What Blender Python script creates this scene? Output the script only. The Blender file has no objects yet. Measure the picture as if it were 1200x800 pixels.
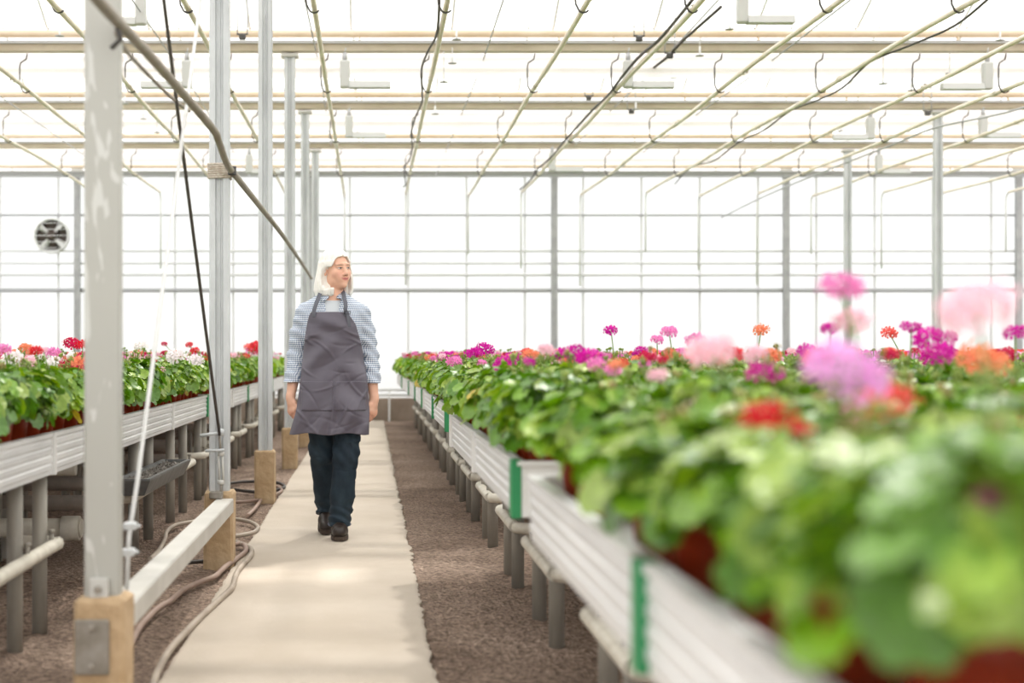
import bpy, math, random
import numpy as np
from mathutils import Vector, Matrix, Quaternion

random.seed(7)
SC = bpy.context.scene
COL = SC.collection
F = 1667.0            # focal length in pixels of the 1200 px wide frame
VX, VY = 434.0, 416.0  # where the rows run together in the photograph
CZ = 1.05             # height of the lens above the ground


def at(px, py, y):
    """A point at distance y seen at pixel (px, py)."""
    return Vector(((px - VX) * y / F, y, CZ - (py - VY) * y / F))


def ground(px, py, z=0.0):
    y = (CZ - z) * F / (py - VY)
    return Vector(((px - VX) * y / F, y, z))


# ---------------------------------------------------------------- materials
def new_mat(name):
    m = bpy.data.materials.new(name)
    m.use_nodes = True
    nt = m.node_tree
    nt.nodes.clear()
    out = nt.nodes.new('ShaderNodeOutputMaterial')
    return m, nt, out


def pbr(name, col, rough=0.5, metal=0.0, noise=None, noise_scale=8.0, noise_detail=4.0, bump=0.0, bump_scale=40.0,
        stretch=(1, 1, 1), spec=0.5, translucent=0.0, sheen=0.0):
    """Principled material; noise = second colour mixed in by a noise field in object space."""
    m, nt, out = new_mat(name)
    b = nt.nodes.new('ShaderNodeBsdfPrincipled')
    b.inputs['Base Color'].default_value = (*col, 1)
    b.inputs['Roughness'].default_value = rough
    b.inputs['Metallic'].default_value = metal
    b.inputs['Specular IOR Level'].default_value = spec
    if sheen:
        b.inputs['Sheen Weight'].default_value = sheen
    tc = nt.nodes.new('ShaderNodeTexCoord')
    mp = nt.nodes.new('ShaderNodeMapping')
    mp.inputs['Scale'].default_value = stretch
    nt.links.new(tc.outputs['Object'], mp.inputs['Vector'])
    src = None
    if noise:
        n = nt.nodes.new('ShaderNodeTexNoise')
        n.inputs['Scale'].default_value = noise_scale
        n.inputs['Detail'].default_value = noise_detail
        n.inputs['Roughness'].default_value = 0.6
        nt.links.new(mp.outputs['Vector'], n.inputs['Vector'])
        r = nt.nodes.new('ShaderNodeValToRGB')
        r.color_ramp.elements[0].position = 0.36
        r.color_ramp.elements[0].color = (*col, 1)
        r.color_ramp.elements[1].position = 0.66
        r.color_ramp.elements[1].color = (*noise, 1)
        nt.links.new(n.outputs['Fac'], r.inputs['Fac'])
        nt.links.new(r.outputs['Color'], b.inputs['Base Color'])
        src = r.outputs['Color']
    if bump:
        n2 = nt.nodes.new('ShaderNodeTexNoise')
        n2.inputs['Scale'].default_value = bump_scale
        n2.inputs['Detail'].default_value = 5
        nt.links.new(mp.outputs['Vector'], n2.inputs['Vector'])
        bp = nt.nodes.new('ShaderNodeBump')
        bp.inputs['Strength'].default_value = bump
        bp.inputs['Distance'].default_value = 0.02
        nt.links.new(n2.outputs['Fac'], bp.inputs['Height'])
        nt.links.new(bp.outputs['Normal'], b.inputs['Normal'])
    if translucent:
        t = nt.nodes.new('ShaderNodeBsdfTranslucent')
        t.inputs['Color'].default_value = (*col, 1)
        if src:
            nt.links.new(src, t.inputs['Color'])
        mx = nt.nodes.new('ShaderNodeMixShader')
        mx.inputs['Fac'].default_value = translucent
        nt.links.new(b.outputs[0], mx.inputs[1])
        nt.links.new(t.outputs[0], mx.inputs[2])
        nt.links.new(mx.outputs[0], out.inputs['Surface'])
    else:
        nt.links.new(b.outputs[0], out.inputs['Surface'])
    return m


def tinted(name, attr='tint', rough=0.45, translucent=0.3, spec=0.5, sat=1.0, trans_gain=1.0):
    """A material whose own colour is a per-vertex natural colour (leaf to leaf, petal to petal)."""
    m, nt, out = new_mat(name)
    a = nt.nodes.new('ShaderNodeAttribute')
    a.attribute_name = attr
    b = nt.nodes.new('ShaderNodeBsdfPrincipled')
    b.inputs['Roughness'].default_value = rough
    b.inputs['Specular IOR Level'].default_value = spec
    nt.links.new(a.outputs['Color'], b.inputs['Base Color'])
    if translucent:
        t = nt.nodes.new('ShaderNodeBsdfTranslucent')
        g = nt.nodes.new('ShaderNodeHueSaturation')
        g.inputs['Saturation'].default_value = sat
        g.inputs['Value'].default_value = trans_gain
        nt.links.new(a.outputs['Color'], g.inputs['Color'])
        nt.links.new(g.outputs['Color'], t.inputs['Color'])
        mx = nt.nodes.new('ShaderNodeMixShader')
        mx.inputs['Fac'].default_value = translucent
        nt.links.new(b.outputs[0], mx.inputs[1])
        nt.links.new(t.outputs[0], mx.inputs[2])
        nt.links.new(mx.outputs[0], out.inputs['Surface'])
    else:
        nt.links.new(b.outputs[0], out.inputs['Surface'])
    return m


def glass(name, clear, col=(0.95, 0.97, 0.97), trans=0.75):
    """Lime-washed greenhouse glass: part of the light passes straight, the rest is scattered by the wash."""
    m, nt, out = new_mat(name)
    tr = nt.nodes.new('ShaderNodeBsdfTransparent')
    tr.inputs['Color'].default_value = (*col, 1)
    tl = nt.nodes.new('ShaderNodeBsdfTranslucent')
    tl.inputs['Color'].default_value = (*col, 1)
    df = nt.nodes.new('ShaderNodeBsdfDiffuse')
    df.inputs['Color'].default_value = (*col, 1)
    m1 = nt.nodes.new('ShaderNodeMixShader')
    m1.inputs['Fac'].default_value = trans
    nt.links.new(df.outputs[0], m1.inputs[1])
    nt.links.new(tl.outputs[0], m1.inputs[2])
    m2 = nt.nodes.new('ShaderNodeMixShader')
    m2.inputs['Fac'].default_value = clear
    nt.links.new(m1.outputs[0], m2.inputs[1])
    nt.links.new(tr.outputs[0], m2.inputs[2])
    nt.links.new(m2.outputs[0], out.inputs['Surface'])
    return m


# ---------------------------------------------------------------- mesh building
class MB:
    def __init__(self):
        self.v, self.f, self.sm, self.mi = [], [], [], []

    def add(self, verts, faces, smooth=False, mat=0):
        b = len(self.v)
        self.v.extend([tuple(p) for p in verts])
        self.f.extend([tuple(i + b for i in f) for f in faces])
        self.sm.extend([smooth] * len(faces))
        self.mi.extend([mat] * len(faces))

    def box(self, lo, hi, bev=0.0, mat=0, M=None):
        x0, y0, z0 = lo
        x1, y1, z1 = hi
        if bev <= 0:
            vs = [(x, y, z) for z in (z0, z1) for y in (y0, y1) for x in (x0, x1)]
            fs = [(0, 2, 3, 1), (4, 5, 7, 6), (0, 1, 5, 4), (2, 6, 7, 3), (0, 4, 6, 2), (1, 3, 7, 5)]
        else:
            b = min(bev, (x1 - x0) * .49, (y1 - y0) * .49, (z1 - z0) * .49)
            vs, idx = [], {}
            for i, sx in enumerate((x0, x1)):
                for j, sy in enumerate((y0, y1)):
                    for k, sz in enumerate((z0, z1)):
                        dx, dy, dz = (b if i == 0 else -b), (b if j == 0 else -b), (b if k == 0 else -b)
                        for ax, p in enumerate(((sx, sy + dy, sz + dz), (sx + dx, sy, sz + dz), (sx + dx, sy + dy, sz))):
                            idx[(i, j, k, ax)] = len(vs)
                            vs.append(p)
            g = lambda i, j, k, a: idx[(i, j, k, a)]
            fs = []
            for i in (0, 1):
                q = [g(i, 0, 0, 0), g(i, 1, 0, 0), g(i, 1, 1, 0), g(i, 0, 1, 0)]
                fs.append(q if i else q[::-1])
            for j in (0, 1):
                q = [g(0, j, 0, 1), g(0, j, 1, 1), g(1, j, 1, 1), g(1, j, 0, 1)]
                fs.append(q if j else q[::-1])
            for k in (0, 1):
                q = [g(0, 0, k, 2), g(1, 0, k, 2), g(1, 1, k, 2), g(0, 1, k, 2)]
                fs.append(q if k else q[::-1])
            for i in (0, 1):
                for j in (0, 1):
                    q = [g(i, j, 0, 0), g(i, j, 1, 0), g(i, j, 1, 1), g(i, j, 0, 1)]
                    fs.append(q if i ^ j else q[::-1])
            for i in (0, 1):
                for k in (0, 1):
                    q = [g(i, 0, k, 0), g(i, 1, k, 0), g(i, 1, k, 2), g(i, 0, k, 2)]
                    fs.append(q[::-1] if i ^ k else q)
            for j in (0, 1):
                for k in (0, 1):
                    q = [g(0, j, k, 1), g(1, j, k, 1), g(1, j, k, 2), g(0, j, k, 2)]
                    fs.append(q if j ^ k else q[::-1])
            for i in (0, 1):
                for j in (0, 1):
                    for k in (0, 1):
                        q = [g(i, j, k, 0), g(i, j, k, 1), g(i, j, k, 2)]
                        fs.append(q if (i + j + k) % 2 else q[::-1])
        if M is not None:
            vs = [M @ Vector(p) for p in vs]
        self.add(vs, fs, False, mat)
        return self

    def tube(self, pts, r, seg=8, caps=True, mat=0, smooth=True):
        """r a number or one radius per point"""
        pts = [Vector(p) for p in pts]
        n = len(pts)
        rs = r if hasattr(r, '__len__') else [r] * n
        vs, fs = [], []
        t0 = (pts[1] - pts[0]).normalized()
        up = Vector((0, 0, 1)) if abs(t0.z) < .9 else Vector((1, 0, 0))
        nx = t0.cross(up).normalized()
        for i in range(n):
            if i == 0:
                t = pts[1] - pts[0]
            elif i == n - 1:
                t = pts[-1] - pts[-2]
            else:
                t = (pts[i + 1] - pts[i]).normalized() + (pts[i] - pts[i - 1]).normalized()
            t = t.normalized() if t.length > 1e-9 else t0
            nx = (nx - t * nx.dot(t)).normalized()
            ny = t.cross(nx)
            for k in range(seg):
                a = 2 * math.pi * k / seg
                vs.append(pts[i] + (nx * math.cos(a) + ny * math.sin(a)) * rs[i])
        for i in range(n - 1):
            for k in range(seg):
                k2 = (k + 1) % seg
                fs.append((i * seg + k, i * seg + k2, (i + 1) * seg + k2, (i + 1) * seg + k))
        self.add(vs, fs, smooth, mat)
        if caps:
            b = len(self.v) - len(vs)
            self.f.append(tuple(b + k for k in range(seg))[::-1])
            self.f.append(tuple(b + (n - 1) * seg + k for k in range(seg)))
            self.sm += [False, False]
            self.mi += [mat, mat]
        return self

    def lathe(self, prof, seg=20, c=(0, 0, 0), mat=0, smooth=True):
        """prof = (radius, z) list from bottom to top"""
        vs, fs = [], []
        n = len(prof)
        for (r, z) in prof:
            for k in range(seg):
                a = 2 * math.pi * k / seg
                vs.append((c[0] + r * math.cos(a), c[1] + r * math.sin(a), c[2] + z))
        for i in range(n - 1):
            for k in range(seg):
                k2 = (k + 1) % seg
                fs.append((i * seg + k, i * seg + k2, (i + 1) * seg + k2, (i + 1) * seg + k))
        self.add(vs, fs, smooth, mat)
        return self

    def prism(self, prof, x0, x1, axis='x', mat=0, smooth=False):
        """closed profile extruded along x (profile in y,z) or along y (profile in x,z)"""
        n = len(prof)
        if axis == 'x':
            vs = [(x0, a, b) for a, b in prof] + [(x1, a, b) for a, b in prof]
        elif axis == 'y':
            vs = [(a, x0, b) for a, b in prof] + [(a, x1, b) for a, b in prof]
        else:
            vs = [(a, b, x0) for a, b in prof] + [(a, b, x1) for a, b in prof]
        fs = [(i, (i + 1) % n, n + (i + 1) % n, n + i) for i in range(n)]
        fs += [tuple(range(n))[::-1], tuple(range(n, 2 * n))]
        self.add(vs, fs, smooth, mat)
        return self

    def build(self, name, mats, parent=None, loc=None):
        me = bpy.data.meshes.new(name)
        me.from_pydata(self.v, [], self.f)
        if not isinstance(mats, (list, tuple)):
            mats = [mats]
        for m in mats:
            me.materials.append(m)
        me.polygons.foreach_set('use_smooth', self.sm)
        me.polygons.foreach_set('material_index', self.mi)
        import bmesh
        bm = bmesh.new()
        bm.from_mesh(me)
        bmesh.ops.recalc_face_normals(bm, faces=bm.faces)
        bm.to_mesh(me)
        bm.free()
        me.update()
        return link(name, me, parent, loc)


def link(name, me, parent=None, loc=None):
    o = bpy.data.objects.new(name, me)
    COL.objects.link(o)
    if parent is not None:
        o.parent = parent
    if loc is not None:
        o.location = loc
    return o


def mesh_np(name, V, T, mats, smooth=True, tint=None, mi=None):
    """mesh from numpy arrays: V (n,3), T (m,3 or 4)"""
    me = bpy.data.meshes.new(name)
    n, m = len(V), len(T)
    k = T.shape[1]
    me.vertices.add(n)
    me.vertices.foreach_set('co', np.ascontiguousarray(V, np.float32).ravel())
    me.loops.add(m * k)
    me.loops.foreach_set('vertex_index', np.ascontiguousarray(T, np.int32).ravel())
    me.polygons.add(m)
    me.polygons.foreach_set('loop_start', np.arange(0, m * k, k, dtype=np.int32))
    try:
        me.polygons.foreach_set('loop_total', np.full(m, k, np.int32))
    except Exception:
        pass
    me.polygons.foreach_set('use_smooth', np.full(m, bool(smooth)))
    if mi is not None:
        me.polygons.foreach_set('material_index', np.ascontiguousarray(mi, np.int32))
    for mt in (mats if isinstance(mats, (list, tuple)) else [mats]):
        me.materials.append(mt)
    if tint is not None:
        a = me.color_attributes.new('tint', 'FLOAT_COLOR', 'POINT')
        c = np.ones((n, 4), np.float32)
        c[:, :3] = tint
        a.data.foreach_set('color', c.ravel())
    me.update(calc_edges=True)
    me.validate()
    return me


def empty(name, loc=(0, 0, 0), rz=0.0):
    o = bpy.data.objects.new(name, None)
    COL.objects.link(o)
    o.location = loc
    o.rotation_euler = (0, 0, rz)
    o.empty_display_size = 0.1
    return o


def tag(o, label=None, cat=None, group=None, kind=None):
    if label:
        o['label'] = label
    if cat:
        o['category'] = cat
    if group:
        o['group'] = group
    if kind:
        o['kind'] = kind
    return o


KIDS = {}


def copy_tree(o, parent=None):
    c = o.copy()
    COL.objects.link(c)
    if parent is not None:
        c.parent = parent
    for ch in list(o.children):
        copy_tree(ch, c)
    return c


def spline(pts, n=8):
    """Catmull-Rom through pts"""
    P = [Vector(p) for p in pts]
    P = [P[0] * 2 - P[1]] + P + [P[-1] * 2 - P[-2]]
    out = []
    for i in range(1, len(P) - 2):
        a, b, c, d = P[i - 1], P[i], P[i + 1], P[i + 2]
        for k in range(n):
            t = k / n
            out.append(.5 * ((2 * b) + (c - a) * t + (2 * a - 5 * b + 4 * c - d) * t * t + (3 * b - a - 3 * c + d) * t ** 3))
    out.append(P[-2])
    return out


ORD = ['first', 'second', 'third', 'fourth', 'fifth', 'sixth', 'seventh', 'eighth', 'ninth', 'tenth', 'eleventh', 'twelfth',
       'thirteenth', 'fourteenth', 'fifteenth', 'sixteenth', 'seventeenth', 'eighteenth', 'nineteenth', 'twentieth']

M = {}
M['galv'] = pbr('galvanised_steel', (.45, .465, .47), .45, .2, noise=(.58, .595, .60), noise_scale=9, stretch=(1, 1, .25), bump=.05)
M['galv_old'] = pbr('weathered_grey_steel', (.50, .49, .46), .5, .2, noise=(.60, .59, .55), noise_scale=5, stretch=(1.5, 1.5, .4))
M['post_far'] = pbr('grey_painted_steel', (.33, .33, .34), .5, .2, noise=(.42, .42, .42), noise_scale=6)
M['alu'] = pbr('bench_aluminium', (.66, .655, .65), .38, .25, noise=(.78, .775, .77), noise_scale=14, stretch=(1, .12, 2))
M['white_panel'] = pbr('pale_sheet_aluminium', (.74, .73, .71), .4, .15)
M['green'] = pbr('green_plastic', (.02, .23, .08), .45)
M['pipe_white'] = pbr('dull_white_pipe', (.52, .48, .40), .5, noise=(.66, .62, .53), noise_scale=12)
M['pipe_leg'] = pbr('grey_steel_tube', (.20, .182, .155), .55, .1, noise=(.31, .285, .24), noise_scale=10, stretch=(1, 1, .2))
M['pipe_dark'] = pbr('brown_heating_pipe', (.20, .165, .14), .6, noise=(.27, .225, .19), noise_scale=9)
M['pipe_cream'] = pbr('cream_painted_pipe', (.70, .61, .47), .45, noise=(.84, .77, .66), noise_scale=3, noise_detail=6)
M['pipe_tan'] = pbr('tan_painted_pipe', (.66, .52, .37), .5, noise=(.76, .64, .50), noise_scale=2)
M['gutter'] = pbr('cream_gutter', (.50, .42, .315), .5, 0, noise=(.60, .52, .41), noise_scale=3)
M['gutter_top'] = pbr('grey_gutter_lip', (.40, .39, .38), .5, .3)
M['beam_alu'] = pbr('pale_zinc_beam', (.46, .44, .40), .45, .1, noise=(.56, .54, .50), noise_scale=5)
M['white_metal'] = pbr('white_powder_coat', (.72, .72, .71), .45)
M['bar'] = pbr('glazing_bar_white', (.66, .66, .66), .5)
M['rail'] = pbr('grey_rail', (.42, .42, .43), .5, .2)
M['dark_wire'] = pbr('dark_wire', (.055, .05, .045), .5)
M['cable'] = pbr('brown_black_cable', (.06, .05, .042), .55)
M['brown_pipe'] = pbr('brown_grey_hose', (.20, .165, .125), .5, noise=(.27, .23, .18), noise_scale=8)
M['white_cord'] = pbr('white_cord', (.55, .545, .53), .5)
M['screen'] = pbr('folded_screen_cloth', (.97, .945, .95), .9, translucent=.85)
M['concrete_foot'] = pbr('tan_concrete', (.37, .25, .135), .85, noise=(.50, .36, .22), noise_scale=9, bump=.4, bump_scale=30)
M['hose'] = pbr('tan_rubber_hose', (.31, .25, .195), .6, noise=(.42, .35, .28), noise_scale=6)
M['hose_red'] = pbr('pinkish_rubber_hose', (.27, .18, .14), .6, noise=(.34, .24, .19), noise_scale=6)
M['hose_dark'] = pbr('black_rubber_hose', (.05, .04, .035), .6)
M['terracotta'] = pbr('red_brown_plastic_pot', (.22, .020, .005), .42, noise=(.30, .035, .008), noise_scale=6, spec=.35)
M['soil'] = pbr('potting_soil', (.035, .022, .014), .95, bump=.6, bump_scale=90)
M['steel_bolt'] = pbr('bolt_steel', (.30, .27, .23), .45, .5)
M['plate'] = pbr('grey_steel_plate', (.20, .175, .14), .5, .4, noise=(.31, .285, .25), noise_scale=14)
M['leaf'] = tinted('geranium_leaf', rough=.36, translucent=.28, spec=.6, sat=1.1, trans_gain=1.2)
M['petal'] = tinted('geranium_petal', rough=.6, translucent=.4, spec=.2, sat=1.05, trans_gain=1.1)
M['tray_grey'] = pbr('dark_plastic_tray', (.075, .075, .072), .5, noise=(.13, .13, .125), noise_scale=12)
M['mulch'] = pbr('tray_mulch', (.05, .04, .032), .95, noise=(.28, .25, .22), noise_scale=70, bump=.8, bump_scale=80)
# ---------------------------------------------------------------- the setting
def structure(o, label, cat):
    return tag(o, label, cat, None, 'structure')


Y_POST = [3.97 + 3.085 * k for k in range(7)]     # rows of posts and gutters
Y_WALL = 22.95
X_LEFT, X_RIGHT = -8.1, 13.9

# bare ground
m, nt, out = new_mat('brown_gravelly_soil')
b = nt.nodes.new('ShaderNodeBsdfPrincipled')
b.inputs['Roughness'].default_value = .95
b.inputs['Specular IOR Level'].default_value = .15
tc = nt.nodes.new('ShaderNodeTexCoord')
n1 = nt.nodes.new('ShaderNodeTexNoise'); n1.inputs['Scale'].default_value = 1.1; n1.inputs['Detail'].default_value = 6
n2 = nt.nodes.new('ShaderNodeTexNoise'); n2.inputs['Scale'].default_value = 38; n2.inputs['Detail'].default_value = 6; n2.inputs['Roughness'].default_value = .75
v1 = nt.nodes.new('ShaderNodeTexVoronoi'); v1.inputs['Scale'].default_value = 62
for n in (n1, n2, v1):
    nt.links.new(tc.outputs['Object'], n.inputs['Vector'])
r1 = nt.nodes.new('ShaderNodeValToRGB')
r1.color_ramp.elements[0].position = .35; r1.color_ramp.elements[0].color = (.245, .175, .132, 1)
r1.color_ramp.elements[1].position = .68; r1.color_ramp.elements[1].color = (.44, .335, .265, 1)
nt.links.new(n1.outputs['Fac'], r1.inputs['Fac'])
r2 = nt.nodes.new('ShaderNodeValToRGB')
r2.color_ramp.elements[0].position = .38; r2.color_ramp.elements[0].color = (.30, .27, .26, 1)
r2.color_ramp.elements[1].position = .66; r2.color_ramp.elements[1].color = (1.55, 1.52, 1.5, 1)
nt.links.new(n2.outputs['Fac'], r2.inputs['Fac'])
mx = nt.nodes.new('ShaderNodeMix'); mx.data_type = 'RGBA'; mx.blend_type = 'MULTIPLY'; mx.inputs[0].default_value = .85
nt.links.new(r1.outputs['Color'], mx.inputs[6]); nt.links.new(r2.outputs['Color'], mx.inputs[7])
nt.links.new(mx.outputs[2], b.inputs['Base Color'])
ad = nt.nodes.new('ShaderNodeMath'); ad.operation = 'ADD'
nt.links.new(n2.outputs['Fac'], ad.inputs[0]); nt.links.new(v1.outputs['Distance'], ad.inputs[1])
bp = nt.nodes.new('ShaderNodeBump'); bp.inputs['Strength'].default_value = .9; bp.inputs['Distance'].default_value = .02
nt.links.new(ad.outputs[0], bp.inputs['Height']); nt.links.new(bp.outputs['Normal'], b.inputs['Normal'])
nt.links.new(b.outputs[0], out.inputs['Surface'])
M['ground'] = m

nx, ny = 90, 110
gx = np.concatenate([np.linspace(X_LEFT, -1.6, 14), np.linspace(-1.5, 1.2, 70), np.linspace(1.4, X_RIGHT, 16)])
gy = np.concatenate([np.linspace(-2.5, 3.8, 16), np.linspace(3.9, 12, 110), np.linspace(12.3, 25, 30)])
GX, GY = np.meshgrid(gx, gy, indexing='ij')
rng = np.random.default_rng(3)
GZ = .006 * np.sin(GX * 9 + 1.3 * np.sin(GY * 4)) * np.sin(GY * 6.1 + GX * 3) + rng.normal(0, .0035, GX.shape) - .006
V = np.stack([GX, GY, GZ], -1).reshape(-1, 3)
I = np.arange(len(gx) * len(gy)).reshape(len(gx), len(gy))
T = np.stack([I[:-1, :-1], I[1:, :-1], I[1:, 1:], I[:-1, 1:]], -1).reshape(-1, 4)
structure(link('floor', mesh_np('floor', V, T, M['ground'])), 'bare brown gravelly soil under the benches', 'floor')

# concrete path with worn edges
M['path'] = pbr('cream_concrete', (.455, .388, .315), .8, noise=(.52, .452, .378), noise_scale=1.6, noise_detail=7, bump=.12, bump_scale=60, spec=.2)
ys = np.linspace(-1.5, Y_WALL - .35, 1500)
rng = np.random.default_rng(5)
def wob(a, s):
    n = rng.normal(0, 1, len(ys))
    k = np.ones(5) / 5
    return a * np.convolve(n, k, 'same') + s * .35 * np.sin(ys * .9 + rng.random() * 6)
xl, xr = -.675 + wob(.006, .004), .212 + wob(.012, .005)
z0 = .012
rows = [np.stack([xl, ys, ys * 0 - .03], -1), np.stack([xl, ys, ys * 0 + z0 - .004], -1), np.stack([xl + .012, ys, ys * 0 + z0], -1),
        np.stack([xr - .012, ys, ys * 0 + z0], -1), np.stack([xr, ys, ys * 0 + z0 - .004], -1), np.stack([xr, ys, ys * 0 - .03], -1)]
V = np.stack(rows, 0)
I = np.arange(V.shape[0] * V.shape[1]).reshape(V.shape[:2])
T = np.stack([I[:-1, :-1], I[1:, :-1], I[1:, 1:], I[:-1, 1:]], -1).reshape(-1, 4)
structure(link('path', mesh_np('path', V.reshape(-1, 3), T, M['path'], smooth=False)), 'straight cream concrete path between the benches', 'path')
PATH_Z = z0

# far glass wall: plinth, lime-washed panes with thin bars, dark rails and posts
M['wall_glass'] = glass('limewashed_wall_glass', .30, (.97, .98, .985), .8)
M['wall_glass_far'] = glass('thickly_limewashed_wall_glass', .22, (.74, .75, .755), .8)
M['roof_glass'] = glass('limewashed_roof_glass', .40, (.97, .975, .97), .8)
M['plinth'] = pbr('brown_concrete_plinth', (.26, .20, .15), .9, noise=(.36, .29, .23), noise_scale=3)
w = MB(); w.box((X_LEFT, Y_WALL, .36), (X_RIGHT, Y_WALL + .008, 4.02))
structure(w.build('wall_far', M['wall_glass_far']), 'far wall of white limewashed glass', 'wall')
w = MB(); w.box((X_LEFT, Y_WALL - .08, -.02), (X_RIGHT, Y_WALL + .12, .36), .01)
structure(w.build('baseboard_far', M['plinth']), 'low brown concrete plinth under the far glass wall', 'plinth')
w = MB()
x = X_LEFT + .25
while x < X_RIGHT:
    w.box((x - .015, Y_WALL - .03, .36), (x + .015, Y_WALL, 4.02))
    x += .94
structure(w.build('trim_1', M['bar']), 'thin upright glazing bars of the far wall', 'glazing bar')
for side, xx in (('left', X_LEFT), ('right', X_RIGHT)):
    w = MB(); w.box((xx - .004, -2.5, 0), (xx + .004, Y_WALL, 4.02))
    structure(w.build('wall_' + side, M['wall_glass']), side + ' wall of white limewashed glass', 'wall')

RAILS = [(203, 3, 'rail', .030), (192, 1, 'bar', .012), (252, 2, 'rail', .018), (294, 2, 'bar', .02), (308.5, 2, 'bar', .018), (322, 2, 'bar', .022), (340, 4, 'rail', .034)]
for i, (py, t, mt, r) in enumerate(RAILS):
    z = CZ - (py - VY) * (Y_WALL - .09) / F
    w = MB(); w.tube([(X_LEFT, Y_WALL - .09, z), (X_RIGHT, Y_WALL - .09, z)], r, 8)
    lab = ['dark grey rail along the head of the far glass wall', 'thin pale wire above the head rail of the far wall', 'thin dark grey rail above the fan on the far wall',
           'upper of three pale heating rails on the far wall', 'middle of three pale heating rails on the far wall', 'lowest of three pale heating rails on the far wall',
           'thick grey rail along the far wall behind the person'][i]
    tag(w.build('wall_rail', M[mt]), lab, 'rail', 'rails along the far wall', 'structure')

X_WPOST = [-8.2 + 3.73 * .0 - .0, -4.70, -.98, 2.95, 6.67, 10.40]
for i, xx in enumerate(X_WPOST[1:]):
    o = empty('wall_post', (xx, Y_WALL - .14, 0))
    lab = ['grey upright post of the far glass wall beside the round fan', 'grey far wall post behind the row of path posts', 'lone grey far wall post right of the person',
           'grey far wall post second to the right of the person', 'grey far wall post at the right-hand edge'][i]
    tag(o, lab, 'post', 'posts of the far wall', 'structure')
    w = MB(); w.box((-.05, -.03, 0), (.05, .05, 3.98), .004)
    w.build('shaft', M['post_far'], o)
    w = MB(); w.box((-.09, -.04, 3.90), (.09, .05, 4.06), .006)
    w.build('head_plate', M['galv_old'], o)
    w = MB(); w.lathe([(0, -.02), (.02, -.015), (.02, 0)], 10); b_ = w.build('bolt', M['dark_wire'], o, (0, -.03, 2.86)); b_.rotation_euler = (math.pi / 2, 0, 0)

# heating rails low down at the end of the path
for k, zz in enumerate((.50, .42)):
    w = MB(); yr_ = Y_WALL - (.30 if k == 0 else .38); w.tube([(-4.4, yr_, zz), (3.2, yr_, zz)], .022, 8)
    for xx in (-4.2, -.6, .3, 3.0):
        w.box((xx - .015, yr_ - .02, -.01), (xx + .015, yr_ + .02, zz))
    tag(w.build('heating_rail', M['white_metal']), ('upper' if k == 0 else 'lower') + ' white heating rail low on the plinth at the path end', 'rail', 'rails at the path end')

# roof: gutters across the house, glass gables between them
ALL_G = [3.97 + 3.085 * k for k in range(-2, 7)]
GZc = 3.895
def gutter_profile():
    return [(-.075, .030), (-.06, -.028), (.06, -.028), (.075, .030), (.095, .030), (.095, .042), (-.095, .042), (-.095, .030)]
names = {4: 'nearest gutter beam in view across the roof', 5: 'second gutter beam in view across the roof', 6: 'third gutter beam in view across the roof',
         7: 'fourth gutter beam across the roof', 8: 'last gutter beam above the far wall'}
for i, gy_ in enumerate(ALL_G):
    w = MB(); w.prism(gutter_profile(), X_LEFT, X_RIGHT)
    for v_i in range(len(w.v)):
        a, b_, c = w.v[v_i]
        w.v[v_i] = (a, b_ + gy_, c + GZc)
    o = structure(w.build('roof_gutter', M['rail'] if i == 8 else M['gutter']), {3: 'gutter beam above the third path post', 4: 'gutter beam above the fourth path post, nearest in view', 5: 'gutter beam above the fifth path post',
                 6: 'gutter beam above the sixth path post', 7: 'gutter beam just before the far wall', 8: 'gutter beam over the far wall'}.get(i, 'cream gutter beam across the roof overhead'), 'gutter')
    w = MB()
    w.box((X_LEFT, gy_ - .105, GZc + .030), (X_RIGHT, gy_ - .085, GZc + .058))
    w.build('gutter_lip', M['gutter_top'], o)
    # tan pipe riding above the gutter
    if i >= 3:
        w = MB(); w.tube([(X_LEFT + .1, gy_ - .03, 4.03), (X_RIGHT - .1, gy_ - .03, 4.03)], .036, 10)
        x = X_LEFT + .6
        while x < X_RIGHT:
            w.box((x - .008, gy_ - .05, GZc + .03), (x + .008, gy_ - .01, 4.02)); x += 1.85
        tag(w.build('gutter_pipe', M['pipe_tan']), 'tan pipe running along the top of ' + ['the third', 'the fourth', 'the fifth', 'the sixth', 'the last', 'the wall'][i - 3] + ' gutter beam', 'pipe', 'tan pipes above the gutters')

EAVE, RIDGE = 4.10, 4.80
# unseen gap added in the roof glass so sun lights a path strip
SUN_ROT = Matrix.Rotation(0, 3, 'X')
from mathutils import Euler
SUN_EUL = (math.radians(-34), math.radians(14), 0)
SUN_D = Euler(SUN_EUL).to_matrix() @ Vector((0, 0, -1))
PATCH = ((-.66, -.08), (6.52, 6.92))
def to_roof(x, y):
    """the point of the roof that the sun crosses on its way to (x, y) on the ground"""
    for k in range(len(ALL_G) - 1):
        y0, y1 = ALL_G[k] + .02, ALL_G[k + 1] - .02
        ym = (y0 + y1) / 2
        for (ya, far) in ((y0, False), (y1, True)):
            n = Vector((0, -(RIDGE - EAVE) * (1 if not far else -1), abs(ym - ya)))
            p0 = Vector((0, ya, EAVE))
            p = Vector((x, y, 0))
            t = (p0 - p).dot(n) / n.dot(SUN_D)
            q = p + SUN_D * t
            if min(ya, ym) <= q.y <= max(ya, ym):
                return k, far, q
    return None
hits = [to_roof(x, y) for x in PATCH[0] for y in PATCH[1]]
SUN_GAP_BAY = hits[0][0] if all(h and h[:2] == hits[0][:2] for h in hits) else -1
print('sun_gap', hits, SUN_GAP_BAY)
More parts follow.
